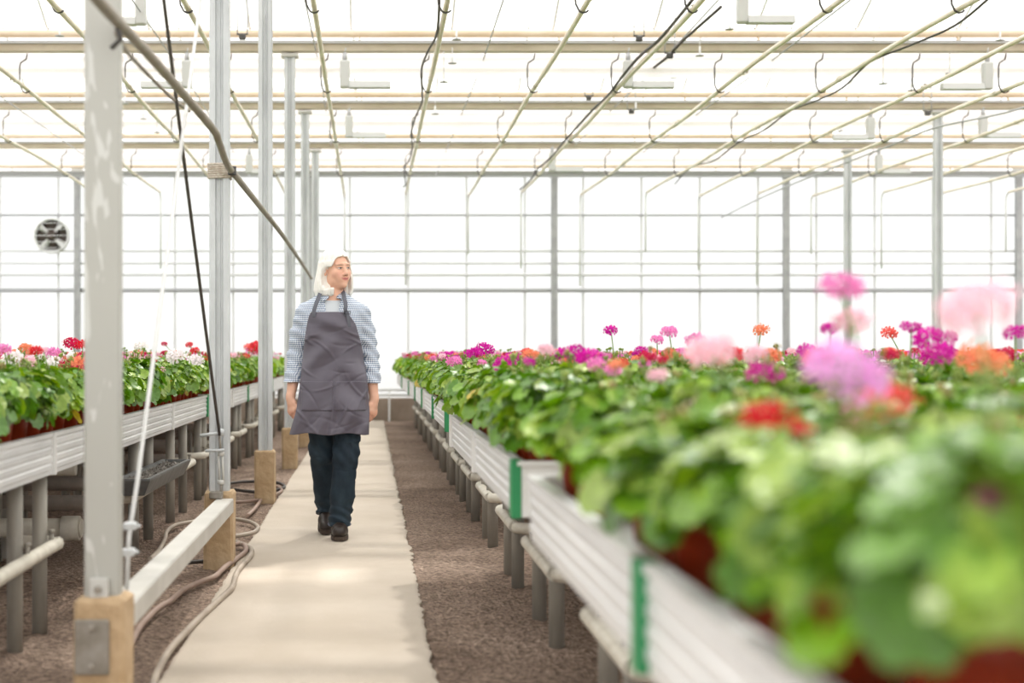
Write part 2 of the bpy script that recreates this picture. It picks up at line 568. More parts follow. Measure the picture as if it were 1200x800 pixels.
def roof_with_sun_gap(w, y0, y1, ym):
    xs_ = [h[2].x for h in hits]; ys_ = [h[2].y for h in hits]
    xa, xb, ya, yb = min(xs_), max(xs_), min(ys_), max(ys_)
    for far, ye in ((False, y0), (True, y1)):
        zz = lambda y: EAVE + (RIDGE - EAVE) * abs(y - ye) / abs(ym - ye)
        Q = lambda a, b, c, d: w.add([(a, c, zz(c)), (b, c, zz(c)), (b, d, zz(d)), (a, d, zz(d))], [(0, 1, 2, 3)])
        lo, hi = min(ye, ym), max(ye, ym)
        if far != hits[0][1]:
            Q(X_LEFT, X_RIGHT, lo, hi)
        else:
            Q(X_LEFT, xa, lo, hi); Q(xb, X_RIGHT, lo, hi); Q(xa, xb, lo, ya); Q(xa, xb, yb, hi)
for i in range(len(ALL_G) - 1):
    y0, y1 = ALL_G[i] + .02, ALL_G[i + 1] - .02
    ym = (y0 + y1) / 2
    w = MB()
    w.add([(X_LEFT, y0, EAVE), (X_RIGHT, y0, EAVE), (X_RIGHT, ym, RIDGE), (X_LEFT, ym, RIDGE)], [(0, 1, 2, 3)])
    w.add([(X_LEFT, y1, EAVE), (X_RIGHT, y1, EAVE), (X_RIGHT, ym, RIDGE), (X_LEFT, ym, RIDGE)], [(0, 1, 2, 3)])
    if i == SUN_GAP_BAY:
        w = MB(); roof_with_sun_gap(w, y0, y1, ym)
    o = structure(w.build('ceiling', M['roof_glass']), 'limewashed glass roof gable between two gutters', 'roof glass')
    w = MB()
    x = X_LEFT + .4
    while x < X_RIGHT:
        for ya in (y0, y1):
            d = Vector((0, ym - ya, RIDGE - EAVE))
            w.tube([Vector((x, ya, EAVE - .015)), Vector((x, ya, EAVE - .015)) + d], .011, 4, caps=False, smooth=False)
        x += .94
    w.tube([(X_LEFT, ym, RIDGE - .02), (X_RIGHT, ym, RIDGE - .02)], .028, 6)
    for t in (.30, .55):
        w.tube([(X_LEFT, y1 + (ym - y1) * t, EAVE + (RIDGE - EAVE) * t - .03), (X_RIGHT, y1 + (ym - y1) * t, EAVE + (RIDGE - EAVE) * t - .03)], .012, 5)
    w.build('glazing_bar', M['bar'], o)

# cloth shade screens drawn back into folds along each gutter
for i in range(3, 8):
    gy_ = ALL_G[i] + .17
    n = 2
    w = MB()
    prof = []
    for k in range(13):
        a = k / 12
        prof.append((gy_ + .015 * math.sin(k * 1.1) + .05, 3.90 - .22 * a))
    back = [(p[0] + .05, p[1]) for p in prof[::-1]]
    w.prism(prof + back, X_LEFT + .1, X_RIGHT - .1)
    o = tag(w.build('hanging_shade_screen', M['screen']), 'pale cloth shade screen gathered behind ' + ['the third', 'the fourth', 'the fifth', 'the sixth', 'the last'][i - 3] + ' gutter beam', 'shade screen', 'shade screens along the gutters')

# ---------------------------------------------------------------- posts of the path row and of the right-hand row
def post(x, y, w_, d_, plain, label, group, foot_z=.375):
    o = empty('support_post', (x, y, 0))
    tag(o, label, 'post', group)
    b = MB()
    h = 3.85
    if plain:
        b.box((-w_ / 2, -d_ / 2, .30), (w_ / 2, d_ / 2, h), .006)
    else:
        # rolled C-section: two rounded flanges with a sunk web
        t = .016
        prof = [(-w_ / 2, -d_ / 2 + .006), (-w_ / 2 + .006, -d_ / 2), (-w_ / 2 + .030, -d_ / 2), (-w_ / 2 + .036, -d_ / 2 + t), (-.006, -d_ / 2 + t), (-.003, -d_ / 2 + t - .006),
                (.003, -d_ / 2 + t - .006), (.006, -d_ / 2 + t), (w_ / 2 - .036, -d_ / 2 + t), (w_ / 2 - .030, -d_ / 2), (w_ / 2 - .006, -d_ / 2), (w_ / 2, -d_ / 2 + .006), (w_ / 2, d_ / 2), (-w_ / 2, d_ / 2)]
        b.prism(prof, .30, h, axis='z')
    b.build('shaft', M['post_plain'] if plain else M['galv'], o)
    b = MB(); b.box((-w_ / 2 - .03, -d_ / 2 - .02, h - .03), (w_ / 2 + .03, d_ / 2 + .02, h), .004)
    b.build('head_plate', M['galv_old'], o)
    rg = random.Random(int(y * 100))
    fw, fd = .072, .072
    b = MB(); b.box((-fw, -fd, -.05), (fw, fd, foot_z), .012)
    f = b.build('footing', M['concrete_foot'], o)
    me = f.data
    for v in me.vertices:
        v.co.x += rg.uniform(-.005, .005); v.co.z += rg.uniform(-.006, .006) if v.co.z > .1 else 0
    return o

# the front post is flat sheet steel with old lime-wash smears
m, nt, out = new_mat('grey_sheet_post_with_smears')
b = nt.nodes.new('ShaderNodeBsdfPrincipled'); b.inputs['Roughness'].default_value = .5; b.inputs['Metallic'].default_value = .15
tc = nt.nodes.new('ShaderNodeTexCoord'); mp = nt.nodes.new('ShaderNodeMapping'); mp.inputs['Scale'].default_value = (1, 1, .22)
nt.links.new(tc.outputs['Object'], mp.inputs['Vector'])
n = nt.nodes.new('ShaderNodeTexNoise'); n.inputs['Scale'].default_value = 16; n.inputs['Detail'].default_value = 2; n.inputs['Distortion'].default_value = 1.6
nt.links.new(mp.outputs['Vector'], n.inputs['Vector'])
r = nt.nodes.new('ShaderNodeValToRGB')
r.color_ramp.elements[0].position = .60; r.color_ramp.elements[0].color = (.41, .405, .37, 1)
r.color_ramp.elements[1].position = .63; r.color_ramp.elements[1].color = (.55, .55, .52, 1)
nt.links.new(n.outputs['Fac'], r.inputs['Fac']); nt.links.new(r.outputs['Color'], b.inputs['Base Color'])
nt.links.new(b.outputs[0], out.inputs['Surface'])
M['post_plain'] = m

posts = []
ordp = ['front grey sheet-steel post with lime smears on concrete footing, nearest the lens', 'second galvanised channel post along the path, bound with twine',
        'third galvanised channel post along the path, on a tan footing', 'fourth galvanised post along the path, beside the person',
        'fifth galvanised post along the path, behind the person', 'sixth and farthest galvanised post of the path row']
for k in range(6):
    posts.append(post(-.75, Y_POST[k] + .03, .10, .06, k == 0, ordp[k], 'posts along the path'))
ordr = {3: 'tall grey post off to the right, outermost of the bench posts', 4: 'grey post rising from the right benches, nearer of two', 5: 'grey post rising from the right benches, farther of two'}
for k in (3, 4, 5):
    post(6.52, Y_POST[k] + .03, .10, .06, False, ordr[k], 'posts among the right benches')

# steel plate and bolts on the front footing, foot flange, twine on the second post
p0 = posts[0]
foot = [c for c in p0.children if c.name.startswith('footing')][0]
b = MB(); b.box((-.065, -.012, -.076), (.030, 0, .076), .003)
pl = b.build('fixing_plate', M['plate'], p0, (-.0, -.072, .245))
for zz in (.055, -.052):
    b = MB(); b.lathe([(.0105, 0), (.0105, .009), (.006, .010), (.006, .020), (0, .020)], 6, smooth=False)
    q = b.build('bolt', M['steel_bolt'], pl, (-.018, -.012, zz)); q.rotation_euler = (math.pi / 2, 0, 0)
b = MB(); b.box((-.032, -.05, .34), (.022, -.03, .43), .003)
b.build('foot_flange', M['galv_old'], p0)
b = MB(); b.lathe([(.011, 0), (.011, .009), (.006, .010), (.006, .02), (0, .02)], 6, smooth=False)
q = b.build('bolt', M['steel_bolt'], p0, (-.006, -.05, .40)); q.rotation_euler = (math.pi / 2, 0, 0)
M['twine'] = pbr('brown_twine', (.42, .34, .27), .9, noise=(.6, .55, .48), noise_scale=60)
b = MB()
for k in range(7):
    z = 1.93 + k * .011
    b.tube([(-.054, -.034, z), (.054, -.034, z + .004), (.054, .034, z), (-.054, .034, z + .004), (-.054, -.034, z)], .006, 5)
b.build('twine', M['twine'], posts[1])

# steel beam lying between the first two footings
b = MB()
prof = [(-.040, -.036), (.036, -.036), (.040, -.030), (.040, .030), (.036, .036), (-.040, .036)]
b.prism(prof, 4.071, Y_POST[1] - .041, axis='y')
for i, (a, y, c) in enumerate(b.v):
    b.v[i] = (a - .715, y, c + .308)
o = b.build('tie_beam', M['beam_alu'] if 'beam_alu' in M else M['white_panel'])
tag(o, 'pale metal beam joining the first two post footings', 'beam')
pass

# bracing cables between the first two posts and the turnbuckle
b = MB(); A, B = Vector((-.738, 6.96, .66)), Vector((-.79, 4.05, 3.72))
b.tube([A.lerp(B, t) + Vector((0, 0, -.05 * math.sin(math.pi * t))) for t in np.linspace(0, 1, 14)], .0075, 6)
tag(b.build('brace_cable', M['cable']), 'dark twisted brace cable slanting down to the second post', 'cable', 'brace cables by the path')
b = MB(); b.tube([(-.730, 4.26, .348), (-.730, 4.30, .50), (-.728, 4.45, .66), (-.71, 6.95, 3.70)], .0075, 6)
o = tag(b.build('brace_cable', M['white_cord']), 'white brace cord slanting up from the front post', 'cable', 'brace cables by the path')
for (yy, zz) in ((4.33, .53), (4.30, .455)):
    bb = MB(); bb.box((-.75, yy - .02, zz - .012), (-.712, yy + .02, zz + .012), .004); bb.tube([(-.755, yy, zz), (-.70, yy, zz)], .006, 6)
    bb.build('cable_clamp', M['galv'], o)
o = empty('turnbuckle', (-.735, 7.00, .345))
tag(o, 'rusty grey turnbuckle tensioner at the foot of the second post', 'turnbuckle')
b = MB()
b.tube([(-.006, 0, .08), (-.012, 0, .22)], .006, 6); b.tube([(.012, 0, .08), (.006, 0, .22)], .006, 6)
for zz in (.08, .22):
    b.lathe([(.0, -.012), (.017, -.010), (.017, .010), (0, .012)], 8, (0, 0, zz))
b.build('body', M['galv_old'], o)
b = MB(); b.tube([(0, 0, .0), (0, 0, .08)], .007, 6); b.tube([(0, 0, .22), (-.01, 0, .33)], .007, 6)
b.build('threaded_rod', M['steel_bolt'], o)
b = MB(); b.box((-.055, -.03, 0), (.01, .02, .035), .004); b.build('bracket', M['plate'], o)
b = MB(); b.tube([(-.10, -.02, .31), (.012, -.02, .325)], .010, 6); b.lathe([(0, -.02), (.018, -.016), (.018, .016), (0, .02)], 8, (.0, -.02, .325)); b.tube([(-.075, -.02, .235), (.018, -.02, .24)], .008, 6)
b.build('cable_clamp', M['galv'], o)

# brown hose pipe slung along the row of posts
P = [at(60, -75, 3.0), at(115, 0, 3.55), at(178, 68, 4.55), at(247, 148, 5.85), at(256, 165, 6.1), at(266, 192, 6.7), at(277, 207, 7.2), at(300, 236, 8.4), at(330, 274, 10.7), at(352, 306, 14.0), at(365, 326, 16.4)]
b = MB(); b.tube(spline(P, 6), .0165, 8)
o = tag(b.build('slung_pipe', M['brown_pipe']), 'brown-grey water pipe slung along the path posts', 'pipe')
b = MB(); q = at(142, 33, 3.9); b.tube([q + Vector((-.02, 0, .03)), q + Vector((0, 0, -.03)), q + Vector((-.03, .02, -.05))], .008, 6); b.build('pipe_clip', M['dark_wire'], o); b = MB(); q = at(272, 200, 6.95); b.lathe([(.021, -.02), (.021, .02)], 10, q); b.build('pipe_clip', M['dark_wire'], o)
P = [at(136, 38, 3.9), at(150, 62, 4.2), at(178, 92, 5.0), at(205, 118, 5.6), at(222, 130, 6)]
b = MB(); b.tube(spline(P, 6), .007, 6)
tag(b.build('slung_cable', M['brown_pipe']), 'thin brown cable sagging below the slung water pipe', 'cable')
# ---------------------------------------------------------------- overhead heating pipes on wire hooks
ZP = 3.52
XS = [-4.15, -3.20, -2.22, -1.30, -.40, .54, 1.52, 2.30, 3.26, 4.20, 5.10, 5.90, 6.85, 7.8, 8.75, 9.7]
NAMES = {}
mid = XS.index(.54)
pipe_objs = []
for i, x in enumerate(XS):
    o = empty('hanging_heating_pipe', (x, 0, ZP))
    d = i - mid
    if d == 0:
        lab = 'cream overhead pipe with a dark cable, above the right edge of path'
    elif d > 0:
        lab = ORD[d - 1] + ' cream overhead pipe right of the one above the path edge'
    else:
        lab = ORD[-d - 1] + ' cream overhead pipe left of the one above the path edge'
    tag(o, lab, 'pipe', 'overhead heating pipes')
    yend = 21.6 if i % 2 else 22.0
    y0 = 7.6
    b = MB()
    pts = [(0, y0 + (yend - y0) * t, .012 * math.sin(t * 19 + i)) for t in np.linspace(0, 1, 24)]
    b.tube(pts, .021, 8)
    b.build('pipe', M['pipe_cream'], o)
    b = MB()
    L = pts[-1]
    b.tube([L, (0, yend + .05, -.01), (0, yend + .10, -.06), (0, yend + .11, -.14), (0, yend + .11, -.9 - .25 * (i % 3))], .014, 6)
    b.build('drop_pipe', M['white_metal'], o)
    for yy in (9.1, 12.4, 15.1, 18.3):
        b = MB(); b.lathe([(.026, -.03), (.026, .03)], 10)
        q = b.build('pipe_joint', M['pipe_cream'], o, (0, yy + .35 * (i % 4), 0)); q.rotation_euler = (math.pi / 2, 0, 0)
    # hooks: one under each gutter
    for gi, k in enumerate((4, 5, 6, 7)):
        gy_ = ALL_G[k + 1] if False else ALL_G[k]
        pass

HOOK_G = {3: 'third', 4: 'fourth', 5: 'fifth', 6: 'sixth', 7: 'seventh'}
hk = MB()
hp = [(.010, 0, 3.85), (.0, 0, 3.80), (-.052, 0, 3.765), (-.060, 0, 3.73), (-.060, 0, 3.60), (-.055, 0, 3.55), (-.030, 0, 3.50), (-.005, 0, 3.488), (.022, 0, 3.495), (.034, 0, 3.508)]
hk.tube(hp, .0075, 6)
hk_me = None
for k in (5, 6, 7, 4):
    gy_ = ALL_G[k]
    # gutter above posts: k=2 is the first post, so k=5 is the fourth post's gutter
    for i, x in enumerate(XS):
        px = VX + x * F / gy_
        if px < -20 or px > 1230:
            continue
        if hk_me is None:
            o = hk.build('pipe_hook', M['dark_wire']); hk_me = o.data
        else:
            o = link('pipe_hook', hk_me)
        o.location = (x, gy_, 0)
        d = i - mid
        where = 'above the path edge' if d == 0 else (ORD[abs(d) - 1] + (' pipe to the right' if d > 0 else ' pipe to the left'))
        tag(o, 'dark wire hook under ' + ORD[k - 2] + '-post gutter, holding ' + ('pipe ' if d == 0 else '') + where, 'hook', 'wire hooks carrying the overhead pipes')

# cables running along or between the pipes
def cable(name, pts, r, mt, label, n=6):
    b = MB(); b.tube(spline(pts, n), r, 6)
    return tag(b.build(name, M[mt]), label, 'cable', 'cables in the roof')

def along(i, y0, y1, dx, dz, amp=.02, ph=0):
    return [Vector((XS[i] + dx + amp * math.sin(y * 1.9 + ph), y, ZP + dz + amp * math.sin(y * 2.7 + ph))) for y in np.arange(y0, y1, .8)]

i54, i230, i42, i510 = XS.index(.54), XS.index(2.30), XS.index(4.20), XS.index(5.90)
cable('roof_cable', along(i54, 8.5, 21.5, -.06, .02, .03), .010, 'cable', 'dark cable looped beside the overhead pipe over the path edge')
cable('roof_cable', along(i230, 8.0, 21.8, -.03, .03, .012), .013, 'cable', 'dark cable tied along the second pipe right of the path')
cable('roof_cable', along(i42, 8.0, 20.5, .05, -.03, .035, 1), .009, 'cable', 'black cable sagging under the fourth pipe right of the path')
cable('roof_cable', [at(1215, 122, 13.2), at(1165, 135, 14.2), at(1095, 150, 15.3), at(1040, 172, 16.5), at(980, 195, 17.9), at(900, 228, 20.3), at(845, 255, 22.6)], .011, 'rail', 'grey wavy cable crossing low at the right of the roof')
for j, (x, z, lab) in enumerate(((1.02, 3.86, 'thin grey roof wire above the person side of the right benches'), (2.75, 3.9, 'thin grey roof wire between second and third right pipes'), (3.75, 3.86, 'thin grey roof wire between third and fourth right pipes'),
                                 (-1.9, 3.86, 'thin grey roof wire above the left benches'), (-.55, 3.9, 'thin grey roof wire near the path posts'), (-3.8, 3.7, 'thin grey roof wire at the far left'))):
    b = MB(); b.tube([(x, 8, z), (x + .05, 14, z - .03), (x, 22.3, z)], .007, 5)
    tag(b.build('roof_wire', M['rail']), lab, 'wire', 'thin wires in the roof')
cable('roof_cable', [at(845, 8, 11.7), at(800, 48, 12.6), at(783, 66, 13.1), at(760, 84, 13.6)], .013, 'cable', 'short black cable slung to the gutter above the right benches')

# small sprinkler drops
drops = [(535, 42, 12.9, 0), (530, 70, 13.0, 0), (520, 92, 13.15, 0), (510, 130, 15.6, 0), (855, 30, 12.6, 0), (820, 61, 12.9, 0), (1113, 82, 13.2, 0), (1068, 102, 13.5, 0), (790, 87, 13.6, 0), (745, 125, 15.9, 0),
         (70, 38, 12.8, 0), (146, 118, 15.6, 0), (168, 136, 15.9, 0), (184, 152, 16.2, 0), (1172, 43, 12.8, 0), (985, 150, 16.6, 0), (1035, 94, 13.3, 0)]
for j, (px, py, y, _) in enumerate(drops):
    p = at(px, py, y)
    o = empty('hanging_sprinkler', p)
    side = 'beside the pipe above the path edge' if 480 < px < 560 else ('above the left benches' if px < 400 else 'above the right benches')
    rank = sorted([d[0] for d in drops if ((480 < d[0] < 560) == (480 < px < 560)) and ((d[0] < 400) == (px < 400))]).index(px)
    tag(o, 'small white hanging sprinkler ' + side + ', ' + ORD[rank] + ' counting from the left', 'sprinkler', 'hanging sprinklers')
    b = MB(); b.tube([(0, 0, .0), (0, 0, max(.1, 3.86 - p.z))], .004, 5); b.build('drop_tube', M['white_cord'], o)
    b = MB(); b.lathe([(.0, -.03), (.006, -.03), (.010, 0), (.007, .05), (0, .05)], 8); b.build('nozzle', M['white_metal'], o)
    b = MB(); b.lathe([(0, -.040), (.042, -.036), (.042, -.030), (0, -.028)], 10); b.build('spinner', M['rail'], o)

# hanging white lamp units with a sideways reflector bar
M['lamp_body'] = pbr('white_lamp_body', (.52, .52, .50), .5)
lamps = [(404, 84, 13.02, 1), (219, 84, 13.02, -1), (736, 84, 13.02, 1), (1157, 86, 13.02, -1), (409, 146, 16.12, 1), (1152, 146, 16.12, 1), (1020, 148, 16.12, -1), (292, 190, 19.2, 1), (1030, 190, 19.2, 1), (870, 6, 11.6, 1), (165, 8, 11.6, -1), (647, 188, 19.2, 1)]
rows = sorted(set(l[2] for l in lamps))
for (px, py, y, s) in lamps:
    p = at(px, py, y)
    o = empty('hanging_lamp', p)
    row = [l[0] for l in lamps if l[2] == y]
    row.sort()
    rl = {11.6: 'topmost row', 13.02: 'row by the nearest gutter', 16.12: 'row by the second gutter', 19.2: 'row by the far wall'}[y]
    tag(o, 'white hanging lamp unit, ' + ORD[row.index(px)] + ' from the left in the ' + rl, 'lamp', 'hanging lamp units')
    b = MB(); b.box((-.045, -.04, -.15), (.045, .04, .10), .012); b.build('ballast_box', M['lamp_body'], o)
    b = MB(); b.prism([(-.05, -.02), (.05, -.02), (.03, .04), (-.03, .04)], .04 * s, .42 * s)
    for i, v in enumerate(b.v):
        b.v[i] = (v[0], v[1], v[2] - .13)
    b.build('reflector', M['lamp_body'], o)
    b = MB(); b.tube([(0, 0, .10), (0, 0, .17)], .022, 8); b.build('socket', M['rail'], o)
    b = MB(); b.tube([(0, 0, .17), (.01, 0, max(.2, 3.86 - p.z))], .006, 5); b.build('suspension_rod', M['rail'], o)

# pairs of thin drop rods with a small dark shackle
for j, (px, py, y) in enumerate(((284, 40, 12.7), (749, 42, 12.7), (690, 112, 15.6), (785, 62, 12.95), (740, 128, 16), (1087, 130, 15.9))):
    p = at(px, py, y)
    o = empty('hanging_rod', p)
    tag(o, 'pair of thin roof rods with dark shackle, ' + ['between second and third path posts', 'above the tan pipe right of centre', 'below second gutter right of centre', 'on the gutter beside a black cable', 'over the middle far wall post', 'beside the tall right post'][j], 'rod', 'roof drop rods')
    b = MB()
    for s in (-1, 1):
        b.tube([(s * .045, 0, 0), (s * .045, 0, .34)], .006, 5)
    b.build('rod', M['rail'], o)
    b = MB(); b.box((-.03, -.02, -.05), (.03, .02, .0), .008); b.tube([(-.05, 0, 0), (.05, 0, 0)], .008, 6); b.build('shackle', M['dark_wire'], o)

# ---------------------------------------------------------------- round wall fan
p = at(60, 276, Y_WALL - .12)
o = empty('wall_fan', p)
tag(o, 'round dark ventilation fan with pale guard on the far wall', 'fan')
R = .275
b = MB()
for a in range(1):
    prof = [(R - .02, 0), (R + .012, 0), (R + .012, .10), (R - .02, .10), (R - .02, 0)]
    b.lathe(prof, 32)
r_ = b.build('housing_ring', M['white_metal'], o, (0, .09, 0)); r_.rotation_euler = (math.pi / 2, 0, 0)
M['fan_dark'] = pbr('fan_brown_dark', (.075, .055, .045), .6)
b = MB(); b.lathe([(0, 0), (R - .02, 0), (R - .02, .01), (0, .01)], 32); q = b.build('backing', M['fan_dark'], o, (0, .10, 0)); q.rotation_euler = (math.pi / 2, 0, 0)
b = MB(); b.lathe([(0, -.05), (.06, -.05), (.075, -.03), (.075, .05), (0, .05)], 18); q = b.build('motor_hub', M['fan_dark'], o, (0, .03, 0)); q.rotation_euler = (math.pi / 2, 0, 0)
for k in range(4):
    b = MB()
    vs = []
    for t in np.linspace(0, 1, 6):
        rr = .07 + t * (R - .10)
        wd = .025 + .030 * t
        vs += [(rr, -.012 - .02 * 1, -wd), (rr, .012 + .02, wd)]
    fs = [(2 * i, 2 * i + 1, 2 * i + 3, 2 * i + 2) for i in range(5)]
    b.add(vs, fs, True)
    q = b.build('blade', M['white_metal'], o, (0, .04, 0)); q.rotation_euler = (0, math.radians(90 * k + 38), 0)
    md = q.modifiers.new('thick', 'SOLIDIFY'); md.thickness = .004
for k in range(5):
    zz = -.20 + .1 * k
    hw = math.sqrt(max(0, (R - .01) ** 2 - zz * zz))
    b = MB(); b.tube([(-hw, 0, zz), (hw, 0, zz)], .006, 5)
    b.build('guard_bar', M['white_metal'], o, (0, -.03, 0))

# the upright wire lattice beside it hangs straight down the wall from the roof
for j, (px, l) in enumerate(((481, 62), (545, 60), (612, 90), (678, 70), (723, 90), (816, 84), (872, 90), (950, 86), (1022, 90), (1085, 90), (1146, 84))):
    pass
# ---------------------------------------------------------------- rolling benches
ZT, ZB, ZF = .758, .602, .70


def front_profile(s):
    """ribbed side section (x outwards = s, z); four shallow flutes"""
    pts = [(0, ZB)]
    n = 4
    h = (ZT - .022 - ZB - .012) / n
    z = ZB + .012
    pts.append((.0, z))
    for k in range(n):
        pts += [(.0, z + h * .12), (.0045, z + h * .25), (.0045, z + h * .80), (.0, z + h * .93)]
        z += h
    pts += [(.0, ZT - .02), (.010, ZT - .014), (.010, ZT), (-.022, ZT), (-.022, ZT - .01), (-.012, ZT - .012), (-.012, ZB)]
    return [(-s * p[0], p[1]) for p in pts]   # outwards is away from the bench centre


def bench(x0, x1, y0, y1, seam, caps, label, group, side, plain=False, seam_green=False):
    """side = +1: the path is on the bench's low-x side (bench right of the path)"""
    o = empty('planting_bench', ((x0 + x1) / 2, (y0 + y1) / 2, 0))
    tag(o, label, 'bench', group)
    cx, cy = o.location.x, o.location.y
    hx, hy = (x1 - x0) / 2, (y1 - y0) / 2
    b = MB(); b.box((-hx + .012, -hy + .012, ZF - .02), (hx - .012, hy - .012, ZF))
    b.build('tray_floor', M['white_panel'], o)
    for sx in (-1, 1):
        segs = [(-hy, hy)]
        if seam and sx == -side:
            sy = seam - cy
            segs = [(-hy, sy - .004), (sy + .004, hy)]
        for (a, c) in segs:
            b = MB()
            prof = front_profile(-sx)
            b.prism([(sx * hx + p[0], p[1]) for p in prof], a, c, axis='y')
            b.build('side_panel', M['alu'], o)
    for sy in (-1, 1):
        b = MB(); b.box((-hx, sy * hy - .006, ZB), (hx, sy * hy + .006, ZT), .002)
        b.box((-hx, sy * hy - .018, ZT - .012), (hx, sy * hy + .018, ZT))
        for k in range(5):
            b.box((-hx + .02 - .004, sy * hy - .008, ZB + .02 + k * .028), (-hx + .02 + .004, sy * hy + .008, ZB + .028 + k * .028))
        b.build('end_panel', M['white_panel'], o)
    xe = -side * hx
    for (sy, mt) in caps:
        b = MB()
        yy = sy * hy
        lo, hi = (yy, yy + .055) if sy < 0 else (yy - .055, yy)
        b.box((min(xe - side * .016, xe + side * .012), lo - (.012 if sy < 0 else 0), ZB - .003), (max(xe - side * .016, xe + side * .012), hi + (.012 if sy > 0 else 0), ZT + .003), .003)
        q = b.build('corner_cap', M[mt], o)
        if mt == 'green':
            q['label'] = 'green plastic corner cap'
    if seam:
        b = MB()
        sy = seam - cy
        wd = .03 if seam_green else .018
        b.box((min(xe - side * .018, xe + side * .01), sy - wd, ZB - .002), (max(xe - side * .018, xe + side * .01), sy + wd * .4, ZT + .002), .002)
        q = b.build('joint_strip', M['green'] if seam_green else M['white_panel'], o)
        if seam_green:
            q['label'] = 'green joint strip'
    b = MB()
    for sx in (-.55, .55):
        b.box((sx * hx - .025, -hy + .1, ZB - .0), (sx * hx + .025, hy - .1, ZB + .04))
    b.build('under_beam', M['pipe_leg'], o)
    return o


G_R, G_L = 'benches right of the path', 'benches left of the path'
BR = [(.392, .35, 3.46, 2.03, 'nearest bench right of the path, with a green joint strip'),
      (.405, 3.93, 7.02, 5.45, 'second bench right of the path, with a green near corner'),
      (.452, 8.35, 11.9, 10.1, 'third bench right of the path, green corner showing past the gap'),
      (.45, 12.2, 15.9, 14.1, 'fourth bench right of the path, beyond the person'),
      (.44, 16.1, 19.0, 17.6, 'fifth bench right of the path, far back'),
      (.43, 19.3, 22.0, 20.6, 'farthest bench right of the path, near the glass wall')]
WB = 1.95
for i, (x, y0, y1, s, lab) in enumerate(BR):
    caps = [(-1, 'green'), (1, 'white_panel')] if i else [(-1, 'green')]
    bench(x, x + WB, y0, y1, s, caps, lab, G_R, +1, seam_green=(i in (0, 2, 3)))
BL = [(-1.2, 3.3, 6.50, 5.36, 'nearest bench left of the path, running out of view at left'),
      (-1.2, 6.58, 10.45, 8.58, 'second bench left of the path, behind the front post'),
      (-1.2, 10.62, 13.9, 12.3, 'third bench left of the path, behind the second post'),
      (-1.2, 14.0, 17.3, 15.7, 'fourth bench left of the path, beside the person'),
      (-1.2, 17.4, 21.6, 19.5, 'farthest bench left of the path, near the glass wall')]
for i, (x, y0, y1, s, lab) in enumerate(BL):
    bench(x - WB, x, y0, y1, s, [(1, 'green')] if i else [(1, 'white_panel')], lab, G_L, -1)
# benches farther in, seen only as the ground the flowers stand on
for (x0, x1, y0, y1, lab) in ((2.45, 4.4, 5.0, 21.8, 'long bench second in from the path on the right'), (4.45, 6.40, 9.5, 21.8, 'long bench third in from the path on the right, before the post row'),
                              (6.72, 8.66, 14.2, 21.8, 'long bench fourth in on the right, beyond the post row'), (8.70, 10.6, 18.5, 21.8, 'outermost bench on the right by the glass wall'),
                              (-5.15, -3.20, 11.8, 21.6, 'long bench second in from the path on the left'), (-7.1, -5.2, 19.4, 21.6, 'outermost bench on the left by the glass wall')):
    o = bench(x0, x1, y0, y1, None, [], lab, G_R if x0 > 0 else G_L, 1 if x0 > 0 else -1)
    for sx in (-.5, .5):
        y = y0 + .6
        while y < y1:
            b = MB(); b.tube([(sx, y - (y0 + y1) / 2, -.03), (sx, y - (y0 + y1) / 2, ZB)], .029, 8); b.build('leg', M['pipe_leg'], o); y += 3.0


# ---------------------------------------------------------------- tube supports below the benches
def support(x, ys, rail, side, label, group, yrail=None, zr=.285):
    """two (or more) tube legs in the ground with a bent rail tube clamped to them on the path side"""
    o = empty('bench_support', (x, sum(ys) / len(ys), 0))
    tag(o, label, 'bench support', group)
    cy = o.location.y
    for y in ys:
        b = MB(); b.tube([(0, y - cy, -.05), (0, y - cy, ZB - .004)], .029, 12)
        b.build('leg', M['pipe_leg'], o)
    if rail:
        a, c = yrail
        a -= cy; c -= cy
        off = -side * (.03 if side > 0 else .05)
        b = MB()
        pts = [(off * .0 + side * .10, a + .00, zr), (off * .4 + side * .03, a + .012, zr), (off, a + .06, zr), (off, a + .12, zr), (off, c - .12, zr), (off, c - .06, zr), (off * .4 + side * .03, c - .012, zr), (side * .10, c, zr)]
        b.tube(spline(pts, 4), .026, 10)
        b.build('rail', M['pipe_white'], o)
        for y in ys:
            b = MB(); b.tube([(off * .9, y - cy, zr), (off * .9, y - cy, zr + .05)], .009, 6)
            b.lathe([(0, .05), (.012, .05), (.012, .062), (0, .062)], 6, (off * .9, y - cy, zr))
            b.tube([(0, y - cy, zr + .012), (off, y - cy, zr + .012)], .012, 6)
            b.build('clamp', M['pipe_leg'], o)
    return o


rp = []
ypairs = [(3.62, 4.02), (5.13, 5.66), (6.48, 6.86), (7.80, 8.18), (9.1, 9.55), (10.3, 10.75), (11.6, 12.0), (12.9, 13.3), (14.3, 14.7), (15.7, 16.1), (17.2, 17.6), (18.8, 19.2), (20.4, 20.8)]
for i, ys in enumerate(ypairs):
    yr = (ys[0] - .22, ys[1] + .24)
    support(.672, ys, True, +1, 'pair of tube legs with white rail under right benches, ' + ORD[i] + ' from the front', 'tube supports under the right benches', yr)
for i, ys in enumerate([(3.1, 3.5), (4.3, 4.8), (5.9, 6.3), (7.2, 7.6), (8.8, 9.2)]):
    support(1.75, ys, False, +1, 'bare tube legs deep under the right benches, ' + ORD[i] + ' pair from the front', 'tube legs deep under the right benches')
lp = [(5.05, 5.43), (7.58, 8.08), (8.97, 9.57), (10.4, 10.72), (11.9, 12.3), (13.2, 13.6), (14.7, 15.1), (16.3, 16.7), (18.0, 18.4), (19.8, 20.2)]
